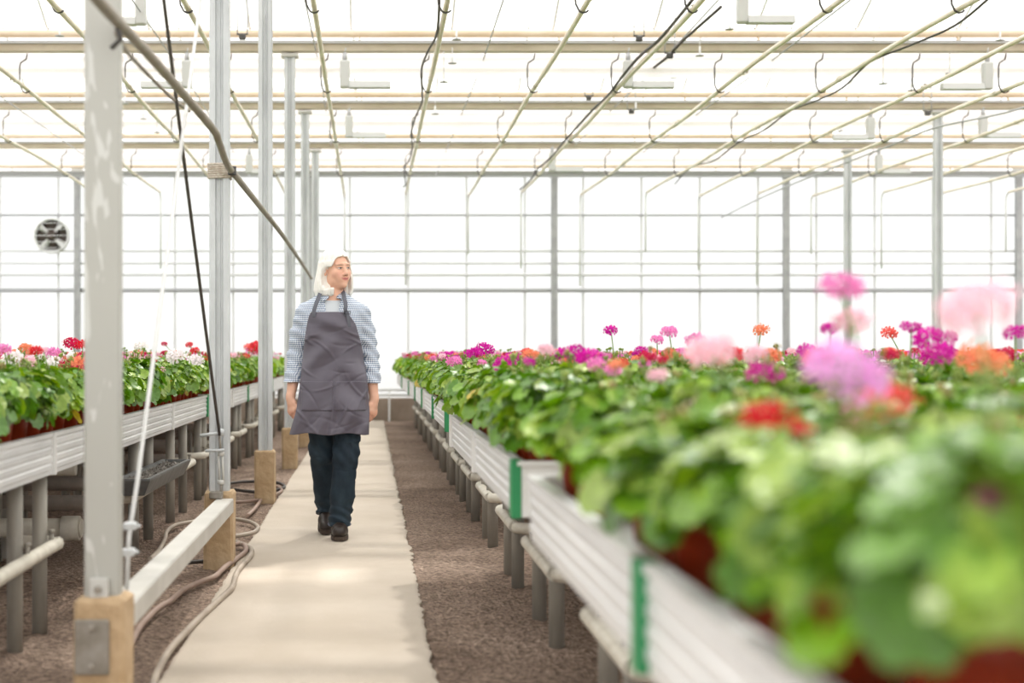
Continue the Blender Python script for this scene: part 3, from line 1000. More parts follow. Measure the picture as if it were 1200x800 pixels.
yrs = [(4.3, 5.55), (7.2, 8.32), (8.85, 9.75), (10.25, 10.9)]
for i, ys in enumerate(lp):
    yr = yrs[i] if i < 4 else (ys[0] - .16, ys[1] + .2)
    support(-1.262, ys, True, -1, 'pair of tube legs with white rail under left benches, ' + ORD[i] + ' from the front', 'tube supports under the left benches', yr, .322)
for i, (x, ys) in enumerate([(-1.95, (6.2, 6.6)), (-2.1, (8.2, 8.6)), (-2.1, (9.8, 10.2)), (-2.1, (11.6, 12.0)), (-2.1, (13.2, 13.6)), (-2.95, (6.8, 7.2)), (-2.95, (9.4, 9.8))]):
    support(x, ys, False, -1, 'bare tube legs deep under the left benches, ' + ORD[i] + ' pair counted from the front', 'tube legs deep under the left benches')

# heating pipes running crosswise under the left benches, held by the deep legs
for i, (z, r, y, mt, lab) in enumerate(((.175, .050, 7.20, 'pipe_white', 'lowest pale pipe with a coupling, crosswise under left benches'), (.275, .042, 7.45, 'pipe_dark', 'second brown crosswise pipe under the left benches'),
                                       (.365, .040, 7.60, 'pipe_dark', 'third brown crosswise pipe under the left benches'), (.47, .034, 7.25, 'pipe_white', 'topmost pale crosswise pipe under the left benches'))):
    o = empty('floor_pipe', (-1.50, y, z))
    tag(o, lab, 'pipe', 'crosswise pipes under the left benches')
    b = MB(); b.tube([(0, 0, 0), (-4.5, 0, 0)], r, 14); b.build('pipe', M[mt], o)
    if i == 0:
        b = MB(); b.tube([(-.06, 0, 0), (.03, 0, 0)], r * 1.25, 14); b.build('coupling', M[mt], o)
        b = MB(); b.tube([(.03, 0, 0), (.04, 0, 0)], r * .95, 14); b.build('end_cap', M['pipe_white'], o)
    b = MB()
    for xx in (-.4, -1.6, -3.2):
        b.box((xx - .015, -r - .005, -z - .02), (xx + .015, r + .005, -r * .6))
    b.build('saddle', M['pipe_leg'], o)
for i, (y, z) in enumerate(((11.2, .34), (11.0, .24), (14.6, .30))):
    o = empty('floor_pipe', (-1.45, y, z))
    tag(o, ['upper far brown pipe crosswise under left benches by the second post', 'lower far brown pipe crosswise under left benches by the second post', 'brown crosswise pipe far under the left benches'][i], 'pipe', 'crosswise pipes under the left benches')
    b = MB(); b.tube([(0, 0, 0), (-4.5, 0, 0)], .045, 12); b.build('pipe', M['pipe_dark'], o)
    b = MB()
    for xx in (-.4, -2.0, -3.6):
        b.box((xx - .015, -.05, -z - .02), (xx + .015, .05, -.03))
    b.build('saddle', M['pipe_leg'], o)

# plastic tray of mulch resting on two rails
A = Vector((-1.325, 7.62, .355)); Bv = Vector((-1.315, 9.42, .355))
o = empty('seed_tray', (-1.142, 7.60, .362))
o.rotation_euler = (-.012, 0, 0)
tag(o, 'dark plastic tray full of mulch resting on the rails under left bench', 'tray')
b = MB()
L_, W_ = .76, .07
def ring(w_, l_, z):
    return [(-w_, -l_, z), (w_, -l_, z), (w_, l_, z), (-w_, l_, z)]
vs = ring(W_ - .02, L_ - .03, 0) + ring(W_, L_, .085) + ring(W_ + .014, L_ + .014, .085) + ring(W_ + .014, L_ + .014, .075) + ring(W_ - .006, L_ - .006, .085) + ring(W_ - .026, L_ - .036, .006)
fs = [(3, 2, 1, 0)]
for a, c in ((0, 1), (4, 5)):
    pass
def band(a, c):
    return [(a * 4 + k, a * 4 + (k + 1) % 4, c * 4 + (k + 1) % 4, c * 4 + k) for k in range(4)]
fs += band(0, 3) + band(3, 2) + band(2, 4) + band(4, 5) + [(20, 21, 22, 23)]
b.add(vs, fs)
b.build('tray_body', M['tray_grey'], o)
rg = np.random.default_rng(4)
gx = np.linspace(-W_ + .008, W_ - .008, 14); gy = np.linspace(-L_ + .01, L_ - .01, 90)
GX, GY = np.meshgrid(gx, gy, indexing='ij')
GZ = .066 + rg.normal(0, .007, GX.shape)
I = np.arange(GX.size).reshape(GX.shape)
T = np.stack([I[:-1, :-1], I[1:, :-1], I[1:, 1:], I[:-1, 1:]], -1).reshape(-1, 4)
q = link('mulch', mesh_np('mulch', np.stack([GX, GY, GZ], -1).reshape(-1, 3), T, M['mulch'], smooth=False), o)

# ---------------------------------------------------------------- hoses along the path edge
def hose(px, r, mt, label, z=.010):
    pts = []
    for p in px:
        g = ground(p[0], p[1], r + z + (p[2] if len(p) > 2 else 0))
        pts.append(g)
    b = MB(); b.tube(spline(pts, 7), r, 8)
    return tag(b.build('hose', M[mt]), label, 'hose', 'hoses along the path')

hose([(120, 806), (152, 756), (166, 732), (186, 712), (200, 704), (214, 692), (236, 681), (252, 675), (264, 664), (278, 654), (288, 645), (283, 637), (262, 641), (250, 648)], .0135, 'hose_red', 'pinkish hose along the soil beside the path, running to the second footing')
hose([(172, 830), (180, 800), (187, 782), (200, 760), (220, 738), (240, 718), (262, 698), (272, 688), (277, 672), (284, 662), (294, 650), (292, 641), (270, 634), (255, 640)], .0135, 'hose', 'pale tan hose lying over the left edge of the path')
hose([(176, 655), (186, 645), (193, 632), (196, 622), (206, 615), (226, 611), (246, 607), (262, 606), (275, 608), (292, 611), (302, 617), (298, 623), (282, 627), (262, 629)], .0125, 'hose', 'tan hose looping out from below the beam at the second footing')
hose([(254, 586), (275, 588), (300, 586), (318, 581), (330, 575), (324, 570), (314, 574), (300, 594), (290, 604)], .0125, 'hose_red', 'pinkish hose loop lying before the third footing')
hose([(252, 570), (270, 566), (292, 564), (322, 565), (333, 569), (328, 573), (300, 576), (270, 573), (254, 571)], .0125, 'hose_dark', 'dark hose coiled behind the third footing')
hose([(318, 640), (290, 656), (268, 662), (225, 660), (205, 658)], .010, 'hose_dark', 'short black hose on the soil under the beam') if False else None
hose([(219, 659), (232, 658), (246, 657), (262, 655)], .010, 'hose_dark', 'short black hose on the soil beside the second footing')
# ---------------------------------------------------------------- geraniums
def leaf_template(nl=7, lod=0):
    """round scalloped geranium leaf in the xy plane, stem at the origin side; returns verts (n,3), tris"""
    pts = []
    per = 3 if lod == 0 else 1
    n = nl * per
    a0, a1 = math.radians(-158), math.radians(158)
    for i in range(n + 1):
        t = i / n
        a = a0 + (a1 - a0) * t
        ph = (t * nl) % 1.0
        rr = 1.0 + .09 * math.cos(2 * math.pi * (ph - .5)) if lod == 0 else 1.0
        pts.append((rr * math.cos(a), rr * math.sin(a), 0))
    outer = np.array(pts)
    V = [np.array([[-.12, 0, -.10]])]
    if lod == 0:
        mid = outer * .55
        mid[:, 2] = -.02
        r_ = np.sqrt(outer[:, 0] ** 2 + outer[:, 1] ** 2)
        outer[:, 2] = .07 + .06 * np.cos(np.arange(len(outer)) * 2 * math.pi / 3)
        V += [mid, outer]
        m = len(outer)
        T = []
        for i in range(m - 1):
            T += [(0, 1 + i, 2 + i), (1 + i, 1 + m + i, 2 + m + i), (1 + i, 2 + m + i, 2 + i)]
    else:
        outer[:, 2] = .08
        V += [outer]
        T = [(0, 1 + i, 2 + i) for i in range(len(outer) - 1)]
    return np.concatenate(V), np.array(T)


LEAF0 = leaf_template(7, 0)
LEAF1 = leaf_template(7, 1)
LEAF_COLS = np.array([(.042, .135, .010), (.095, .235, .010), (.18, .345, .012), (.30, .44, .02), (.065, .185, .022), (.40, .50, .10)])


def frame(n, up):
    """rotation whose z axis is n and x axis points along up's projection"""
    n = n / np.linalg.norm(n)
    x = up - n * np.dot(up, n)
    l = np.linalg.norm(x)
    x = x / l if l > 1e-6 else np.array([1.0, 0, 0])
    y = np.cross(n, x)
    return np.stack([x, y, n], 1)


def foliage(rng, nleaf, R, H, tmpl, petioles=True, z0=.0, rl=(.019, .041)):
    """dome of leaves on petioles over a pot whose rim is at z0; returns V, T, tint"""
    Vs, Ts, Cs, off = [], [], [], 0
    LV, LT = tmpl
    base = LEAF_COLS[rng.integers(0, len(LEAF_COLS))] * .3 + LEAF_COLS[2] * .7
    for i in range(nleaf):
        u = (i + .5) / nleaf
        th = i * 2.39996 + rng.normal(0, .35)
        el = math.asin(min(1, max(-.12, 1 - 1.08 * u + rng.normal(0, .07))))
        if rng.random() < .07:
            el = rng.uniform(-.45, -.1)
        sh = 1.0 if rng.random() < .72 else rng.uniform(.55, .85)
        rr = R * sh * rng.uniform(.88, 1.10)
        p = np.array([rr * math.cos(el) * math.cos(th), rr * math.cos(el) * math.sin(th), z0 + .03 + H * sh * math.sin(el) * rng.uniform(.9, 1.08)])
        outw = np.array([math.cos(th), math.sin(th), 0])
        nrm = outw * math.cos(el) * .75 + np.array([0, 0, .35 + .75 * max(0, math.sin(el))]) + rng.normal(0, .28, 3)
        Rm = frame(nrm, outw * .8 + np.array([0, 0, -.35]) + rng.normal(0, .15, 3))
        s = rng.uniform(*rl) * (1.0 if el > .1 else 1.08)
        flat = rng.uniform(.5, 1.6)
        L = LV.copy(); L[:, 2] *= flat
        v = (L * s) @ Rm.T + p
        Vs.append(v); Ts.append(LT + off); off += len(v)
        c = base * .4 + LEAF_COLS[rng.integers(0, len(LEAF_COLS))] * .6
        c = c * rng.uniform(.85, 1.2)
        if rng.random() < .010 and rl[1] < .043:
            c = np.array([.55, .42, .06])
        cc = np.repeat(c[None], len(v), 0)
        cc[0] = cc[0] * 1.25 + .02
        if len(v) > 20:
            m_ = (len(v) - 1) // 2
            cc[1:1 + m_] *= .86
        Cs.append(cc)
        if petioles:
            a = np.array([rng.normal(0, .018), rng.normal(0, .018), z0 - .01])
            bq = v[0]
            m_ = (a + bq) / 2 + np.array([0, 0, .02])
            d = bq - a
            sx = np.cross(d, [0, 0, 1.0]); sx /= (np.linalg.norm(sx) + 1e-9)
            sy = np.cross(d, sx); sy /= (np.linalg.norm(sy) + 1e-9)
            ring = [sx * .0022, (-.5 * sx + .87 * sy) * .0022, (-.5 * sx - .87 * sy) * .0022]
            q = np.array([c_ + r_ for c_ in (a, m_, bq) for r_ in ring])
            tt = []
            for k in range(2):
                for j in range(3):
                    j2 = (j + 1) % 3
                    tt += [(k * 3 + j, k * 3 + j2, k * 3 + 3 + j2), (k * 3 + j, k * 3 + 3 + j2, k * 3 + 3 + j)]
            Vs.append(q); Ts.append(np.array(tt) + off); off += 9
            Cs.append(np.repeat(np.array([[.16, .30, .05]]), 9, 0))
    return np.concatenate(Vs), np.concatenate(Ts), np.concatenate(Cs)


FLOWER_COLS = {'magenta': (.62, .010, .36), 'pink': (.84, .26, .58), 'pale pink': (.92, .58, .68), 'red': (.70, .012, .030), 'coral': (.85, .13, .12),
               'salmon': (.88, .30, .17), 'white': (.90, .84, .86), 'crimson': (.62, .010, .085), 'lilac pink': (.84, .42, .78)}


def umbel(rng, col, r=.042, nf=17, lod=0):
    """ball-headed cluster of five-petalled florets around the origin (its stalk arrives from below)"""
    Vs, Ts, Cs, off = [], [], [], 0
    col = np.array(col)
    for i in range(nf):
        u = (i + .5) / nf
        el = math.asin(1 - 1.35 * u)
        th = i * 2.39996 + rng.normal(0, .2)
        d = np.array([math.cos(el) * math.cos(th), math.cos(el) * math.sin(th), math.sin(el)])
        p = d * r * rng.uniform(.62, 1.05) * np.array([1.05, 1.05, .62])
        Rm = frame(d + rng.normal(0, .22, 3), rng.normal(0, 1, 3))
        s = r * .50 * rng.uniform(.8, 1.2)
        c = col * rng.uniform(.85, 1.12) + rng.uniform(0, .03)
        if lod == 0:
            fl, ft = [[0, 0, -.15]], []
            for k in range(5):
                a = k * 2 * math.pi / 5
                b_ = len(fl)
                for (da, rr, zz) in ((-.30, .55, .0), (-.42, .95, .10), (0, 1.12, .06), (.42, .95, .10), (.30, .55, .0)):
                    fl.append([rr * math.cos(a + da), rr * math.sin(a + da), zz])
                ft += [(0, b_, b_ + 4), (b_, b_ + 1, b_ + 2), (b_, b_ + 2, b_ + 4), (b_ + 2, b_ + 3, b_ + 4)]
        else:
            fl = [[0, 0, -.1]] + [[1.05 * math.cos(k * 2 * math.pi / 5), 1.05 * math.sin(k * 2 * math.pi / 5), .05] for k in range(5)]
            ft = [(0, 1 + k, 1 + (k + 1) % 5) for k in range(5)]
        fl = np.array(fl)
        v = (fl * s) @ Rm.T + p
        cc = np.repeat(c[None], len(v), 0)
        cc[0] *= .75
        Vs.append(v); Ts.append(np.array(ft) + off); Cs.append(cc); off += len(v)
    return np.concatenate(Vs), np.concatenate(Ts), np.clip(np.concatenate(Cs), 0, 1)


rng = np.random.default_rng(11)
ZRIM = .132
FOL = []
def buds(rng, V, T, C, n):
    """thin stalks that carry knots of green buds above the leaves"""
    Vs, Ts, Cs, off = [V], [T], [C], len(V)
    for _ in range(n):
        a, q = rng.uniform(0, 6.28), rng.uniform(.0, .09)
        h = rng.uniform(.285, .36)
        top = np.array([q * math.cos(a), q * math.sin(a), h])
        bc = np.array([(.34, .42, .08), (.26, .34, .06), (.42, .32, .12)])[rng.integers(0, 3)]
        for k in range(7):
            d = rng.normal(0, 1, 3); d /= np.linalg.norm(d)
            p = top + d * .009
            s = rng.uniform(.003, .0055)
            o8 = np.array([[1, 0, 0], [-1, 0, 0], [0, 1, 0], [0, -1, 0], [0, 0, 1.6], [0, 0, -1.6]]) * s + p
            tt = np.array([(0, 2, 4), (2, 1, 4), (1, 3, 4), (3, 0, 4), (2, 0, 5), (1, 2, 5), (3, 1, 5), (0, 3, 5)])
            Vs.append(o8); Ts.append(tt + off); Cs.append(np.repeat(bc[None] * rng.uniform(.8, 1.2), 6, 0)); off += 6
        b0 = np.array([top[0] * .4, top[1] * .4, .18])
        r3 = [np.array([.0022, 0, 0]), np.array([-.0011, .0019, 0]), np.array([-.0011, -.0019, 0])]
        v6 = np.array([c_ + r_ for c_ in (b0, top) for r_ in r3])
        Vs.append(v6); Ts.append(np.array([(0, 1, 4), (0, 4, 3), (1, 2, 5), (1, 5, 4), (2, 0, 3), (2, 3, 5)]) + off); Cs.append(np.repeat(np.array([[.24, .34, .07]]), 6, 0)); off += 6
    return np.concatenate(Vs), np.concatenate(Ts), np.concatenate(Cs)
for k in range(6):
    V, T, C = foliage(rng, 118, .148, .135, LEAF0, True, ZRIM)
    V, T, C = buds(rng, V, T, C, 4)
    FOL.append(mesh_np('foliage', V, T, M['leaf'], True, C))
FOLBIG = []
for k in range(4):
    V, T, C = foliage(rng, 88, .148, .128, LEAF0, True, ZRIM, (.023, .047))
    V, T, C = buds(rng, V, T, C, 3)
    FOLBIG.append(mesh_np('foliage', V, T, M['leaf'], True, C))
UMB = {}
for nme, c in FLOWER_COLS.items():
    UMB[nme] = []
    for k in range(2):
        V, T, C = umbel(rng, c)
        UMB[nme].append(mesh_np('flower_head', V, T, M['petal'], False, C))
# one straight unit stalk, green
b = MB(); b.tube([(0, 0, 0), (.012, .006, .35), (.008, -.004, .7), (0, 0, 1)], [.0035, .003, .0028, .0026], 5)
M['stalk'] = pbr('green_stalk', (.14, .26, .05), .5)
tmp = b.build('flower_stalk', M['stalk']); STALK = tmp.data; bpy.data.objects.remove(tmp)
b = MB(); b.lathe([(0, 0), (.046, 0), (.048, .006), (.060, .112), (.066, .113), (.068, .135), (.063, .136), (.059, .118), (.0, .116)], 22)
tmp = b.build('pot', M['terracotta']); POT = tmp.data; bpy.data.objects.remove(tmp)
b = MB(); b.lathe([(0, .121), (.0585, .120), (.0585, .117), (0, .1168)], 14)
tmp = b.build('soil', M['soil']); SOIL = tmp.data; bpy.data.objects.remove(tmp)

# every pot position on the benches
SPOTS = []      # (x, y, side, bench index, row)
prng = random.Random(21)
def fill(x_edge, sgn, y0, y1, bi, width, col, pitch=.215):
    nrow = int((width - .2) / .205) + 1
    for k in range(nrow):
        x = x_edge + sgn * (.100 + k * .205)
        n = int((y1 - y0 - .16) / pitch)
        st = (y1 - y0 - .16) / max(1, n)
        for j in range(n + 1):
            y = y0 + .08 + j * st + (st * .5 if (k % 2 and j < n) else 0)
            if k % 2 and j == n:
                continue
            SPOTS.append(dict(x=x + prng.uniform(-.010, .010), y=y + prng.uniform(-.012, .012), sgn=sgn, bench=bi, row=k, j=j, n=n, col=col))
for i, (x, y0, y1, s, lab) in enumerate(BR):
    fill(x, 1, y0, y1, i, WB, 0)
for i, (x, y0, y1, s, lab) in enumerate(BL):
    fill(x, -1, y0, y1, i, WB, 0)
for c, (x0, y0, y1) in enumerate(((2.45, 5.0, 21.8), (4.45, 9.5, 21.8), (6.72, 14.2, 21.8), (8.70, 18.5, 21.8))):
    fill(x0, 1, y0, y1, 9, WB, c + 1, .25)
for c, (x0, y0, y1) in enumerate(((-3.20, 11.8, 21.6), (-5.2, 19.4, 21.6))):
    fill(x0, -1, y0, y1, 9, WB, c + 1, .25)
# the front row of the nearest bench stands more loosely
SPOTS = [s for s in SPOTS if not (s['sgn'] > 0 and s['col'] == 0 and s['bench'] == 0 and s['row'] == 0)]
front_y = [3.27, 3.03, 2.40, 2.08, 1.74, 1.42, 1.16]
for j, y in enumerate(front_y):
    SPOTS.append(dict(x=BR[0][0] + .105, y=y, sgn=1, bench=0, row=0, j=len(front_y) - 1 - j, n=len(front_y) - 1, col=0))
vis = []
for s in SPOTS:
    px = VX + s['x'] * F / s['y']
    rad = .2 * F / s['y']
    s['px'] = px
    if px - rad > 1450 or px + rad < -230 or s['y'] < .95:
        continue
    s['in'] = not (px - rad > 1215 or px + rad < -15)
    hid = 1.0 if s['row'] == 0 and s['col'] == 0 else (.62 if s['col'] == 0 and s['row'] < 3 else .45)
    s['score'] = F / s['y'] * hid if s['in'] else -1
    vis.append(s)
vis.sort(key=lambda s: -s['score'])
N_IND = 296
IND, MASS = vis[:N_IND], vis[N_IND:]

# blossoms seen singly in the photograph: pixel, distance, colour, radius
BLOOMS = [(984, 338, 2.5, 'pink', .034), (988, 436, 1.72, 'lilac pink', .046), (900, 492, 1.9, 'red', .034), (930, 515, 1.85, 'red', .028), (1036, 472, 1.95, 'coral', .036), (1146, 364, 1.75, 'pale pink', .044),
          (836, 412, 2.5, 'pale pink', .040), (998, 376, 2.9, 'pale pink', .034), (973, 385, 4.2, 'magenta', .026), (592, 427, 5.3, 'magenta', .042), (690, 420, 4.6, 'magenta', .040), (672, 412, 5.0, 'magenta', .036), (660, 416, 5.3, 'magenta', .034),
          (568, 409, 8.8, 'magenta', .055), (556, 414, 8.6, 'magenta', .040), (523, 418, 10.0, 'magenta', .05), (1068, 384, 4.6, 'magenta', .030), (1086, 396, 4.2, 'magenta', .038), (1100, 416, 4.0, 'magenta', .044), (1110, 396, 4.5, 'magenta', .03),
          (897, 438, 3.2, 'magenta', .036), (1190, 390, 4.4, 'magenta', .036), (716, 387, 6.5, 'magenta', .032), (784, 389, 6.2, 'pink', .034), (770, 398, 6.6, 'pink', .028), (892, 387, 6.8, 'salmon', .034), (1042, 390, 6.5, 'coral', .034),
          (960, 420, 3.4, 'coral', .036), (1180, 415, 5, 'crimson', .03), (815, 398, 5.5, 'pink', .034), (1005, 420, 4.6, 'magenta', .026), (1150, 425, 3.2, 'salmon', .05), (770, 440, 3.0, 'pale pink', .02), (700, 428, 4.4, 'pink', .028),
          (84, 403, 7.6, 'crimson', .046), (84, 429, 6.25, 'crimson', .052), (97, 404, 7.2, 'red', .032), (15, 421, 6.2, 'white', .046), (62, 425, 6.4, 'white', .034), (32, 424, 6.0, 'pale pink', .034), (5, 410, 5.8, 'pink', .032), (30, 408, 6.6, 'salmon', .03),
          (206, 417, 8.8, 'white', .062), (230, 422, 8.6, 'white', .05), (228, 411, 10.2, 'red', .034), (190, 435, 8.3, 'pale pink', .03), (165, 405, 9.5, 'white', .05), (222, 404, 11, 'red', .03), (185, 403, 11, 'crimson', .024),
          (300, 405, 13.5, 'red', .06), (292, 407, 14.0, 'coral', .05), (326, 410, 16.5, 'red', .06), (318, 411, 17, 'pink', .06)]
attached = {}
for (px, py, y, c, r) in BLOOMS:
    p = at(px, py, y)
    best = min(range(len(IND)), key=lambda i: (IND[i]['x'] - p.x) ** 2 + (IND[i]['y'] - p.y) ** 2)
    s = IND[best]
    if math.hypot(s['x'] - p.x, s['y'] - p.y) > .42:
        # the plant that carries it is one of the mass: pull the bloom to the nearest single plant along its own sight line
        pass
    attached.setdefault(best, []).append((p, c, r))

def plant_colour(s, rg):
    if s['sgn'] > 0:
        pal = ['magenta', 'magenta', 'pink', 'pink', 'pale pink', 'pale pink', 'coral', 'red', 'salmon', 'salmon', 'lilac pink', 'crimson']
    else:
        pal = ['white', 'white', 'pale pink', 'red', 'crimson', 'pink', 'salmon']
    return rg.choice(pal)

rg = random.Random(5)
BN_R = ['nearest', 'second', 'third', 'fourth', 'fifth', 'farthest']
BN_L = ['nearest', 'second', 'third', 'fourth', 'farthest']
ROWN = ['path-side row', 'second row', 'third row', 'fourth row', 'fifth row', 'sixth row', 'seventh row', 'eighth row', 'ninth row']
ORDX = ORD + [ORD[0]]
def add_bloom(o, lp, c, r, rgx, base):
    h = link('flower_head', UMB[c][rgx.randrange(2)], o)
    h.location = lp
    k = r / .042
    h.scale = (k, k, k)
    h.rotation_euler = (rgx.uniform(-.3, .3), rgx.uniform(-.3, .3), rgx.uniform(0, 6.28))
    d = Vector(lp) - base
    q = link('flower_stalk', STALK, o, base)
    q.rotation_mode = 'QUATERNION'
    q.rotation_quaternion = Vector((0, 0, 1)).rotation_difference(d)
    q.scale = (1, 1, d.length)

for i, s in enumerate(IND):
    o = empty('potted_geranium', (s['x'], s['y'], ZF + .001))
    p = link('pot', POT, o)
    link('soil', SOIL, p)
    fm = FOLBIG if s['sgn'] > 0 and s['y'] < 3.4 else FOL
    f = link('foliage', fm[rg.randrange(len(fm))], o)
    f.rotation_euler = (rg.uniform(-.06, .06), rg.uniform(-.06, .06), rg.uniform(0, 6.28))
    k = rg.uniform(.92, 1.08)
    f.scale = (k, k, k * rg.uniform(.86, 1.08) * (.80 if s['y'] < 2.6 else 1))
    if k != 1:
        f.location = (0, 0, ZRIM * (1 - f.scale[2]))
    cols = []
    if i in attached:
        for (wp, c, r) in attached[i]:
            lp = wp - Vector(o.location)
            lim = math.hypot(lp.x, lp.y)
            if lim > .30:
                lp = Vector((lp.x * .30 / lim, lp.y * .30 / lim, lp.z))
            add_bloom(o, lp, c, r, rg, Vector((lp.x * .25, lp.y * .25, ZRIM + .05)))
            cols.append(c)
        main = cols[0]
    else:
        main = plant_colour(s, rg)
        nb = rg.choice([0, 0, 1, 1]) if s['y'] > 3.2 else rg.choice([0, 0, 0, 1])
        for _ in range(nb):
            a, q = rg.uniform(0, 6.28), rg.uniform(.01, .10)
            lp = Vector((q * math.cos(a), q * math.sin(a), rg.uniform(.30, .37) if s['y'] > 3.2 else rg.uniform(.23, .27)))
            add_bloom(o, lp, main, rg.choice([.018, .024, .028, .034]), rg, Vector((lp.x * .4, lp.y * .4, ZRIM + .06)))
            cols.append(main)
    side = 'right' if s['sgn'] > 0 else 'left'
    bn = (BN_R if s['sgn'] > 0 else BN_L)[s['bench']] if s['col'] == 0 else ''
    j = s['n'] - s['j']
    if s['row'] % 2:
        j -= 1
    head = (cols[0] + '-flowered' if len(cols) and len(set(cols)) == 1 else (cols[0] + '-and-' + cols[1] + '-flowered' if len(set(cols)) > 1 else 'leafy')).replace(' ', '-').replace('--', '-')
    if len(set(cols)) > 1:
        u = list(dict.fromkeys(cols))
        head = (u[0] + '-and-' + u[1] + '-flowered').replace(' ', '-')
    tag(o, f"{head} potted geranium, {ORDX[min(j, 20)]} from far end, {ROWN[s['row']]}, {bn} bench {side} of path", 'potted plant', f'potted geraniums on the {side} benches')

# all the plants farther in, too many to count, as one mass
rng = np.random.default_rng(19)
LOWF = [foliage(rng, 60, .155, .135, LEAF1, False, ZRIM, (.026, .042)) for _ in range(5)]
LOWU = {c: umbel(rng, v, .040, 13, 1) for c, v in FLOWER_COLS.items()}
pv, pt = POT.vertices, None
potb = MB(); potb.lathe([(.0, 0), (.046, 0), (.062, .118), (.067, .135), (.0, .125)], 10)
PV = np.array(potb.v); PT = []
for q in potb.f:
    PT += [(q[0], q[1], q[2]), (q[0], q[2], q[3])]
PT = np.array(PT); PC = np.repeat(np.array([[.32, .04, .012]]), len(PV), 0)
Vs, Ts, Cs, Ms, off = [], [], [], [], 0
def put(V, T, C, mi, a, sc, loc):
    global off
    ca, sa = math.cos(a), math.sin(a)
    R3 = np.array([[ca, -sa, 0], [sa, ca, 0], [0, 0, 1]])
    Vs.append((V * sc) @ R3.T + np.array(loc)); Ts.append(T + off); Cs.append(C); Ms.append(np.full(len(T), mi)); off += len(V)
rg = random.Random(8)
for s in MASS:
    V, T, C = LOWF[rg.randrange(5)]
    loc = (s['x'], s['y'], ZF + .001)
    put(V, T, C, 0, rg.uniform(0, 6.28), rg.uniform(.92, 1.1), loc)
    if s['row'] < 2:
        put(PV, PT, PC, 2, 0, 1, loc)
    c = plant_colour(s, rg)
    for _ in range(rg.choice([0, 0, 1, 1, 2] if s['sgn'] > 0 else [0, 1, 1, 1])):
        a, q = rg.uniform(0, 6.28), rg.uniform(.0, .11)
        h = rg.uniform(.30, .375)
        V, T, C = LOWU[c]
        fx, fy = s['x'] + q * math.cos(a), s['y'] + q * math.sin(a)
        put(V, T, C, 1, rg.uniform(0, 6.28), rg.uniform(.4, .9), (fx, fy, ZF + h))
        sv = np.array([[.003, 0, .16], [-.003, .003, .16], [-.003, -.003, .16], [.003, 0, h], [-.003, .003, h], [-.003, -.003, h]])
        st = np.array([(0, 1, 4), (0, 4, 3), (1, 2, 5), (1, 5, 4), (2, 0, 3), (2, 3, 5)])
        put(sv, st, np.repeat(np.array([[.2, .3, .06]]), 6, 0), 0, 0, 1, (fx, fy, ZF))
    if rg.random() < .5:      # a nodding cluster of green buds
        a, q = rg.uniform(0, 6.28), rg.uniform(.0, .11)
        h = rg.uniform(.31, .40)
        V, T, C = LOWU['white']
        put(V, T, np.repeat(np.array([[.22, .30, .07]]), len(V), 0), 0, 0, rg.uniform(.22, .34), (s['x'] + q * math.cos(a), s['y'] + q * math.sin(a), ZF + h))
        sv = np.array([[.003, 0, .16], [-.003, .003, .16], [-.003, -.003, .16], [.003, 0, h], [-.003, .003, h], [-.003, -.003, h]])
        put(sv, st_ if False else np.array([(0, 1, 4), (0, 4, 3), (1, 2, 5), (1, 5, 4), (2, 0, 3), (2, 3, 5)]), np.repeat(np.array([[.2, .3, .06]]), 6, 0), 0, 0, 1, (s['x'] + q * math.cos(a), s['y'] + q * math.sin(a), ZF))
me = mesh_np('geranium_mass', np.concatenate(Vs), np.concatenate(Ts), [M['leaf'], M['petal'], M['leaf']], True, np.concatenate(Cs), np.concatenate(Ms))
me.materials[2] = tinted('pot_mass', rough=.5, translucent=0) if True else None
tag(link('geranium_mass', me), 'dense mass of mixed flowering geraniums filling the benches farther in', 'flowering plants', None, 'stuff')
print('individual plants', len(IND), 'mass', len(MASS), 'verts', off)
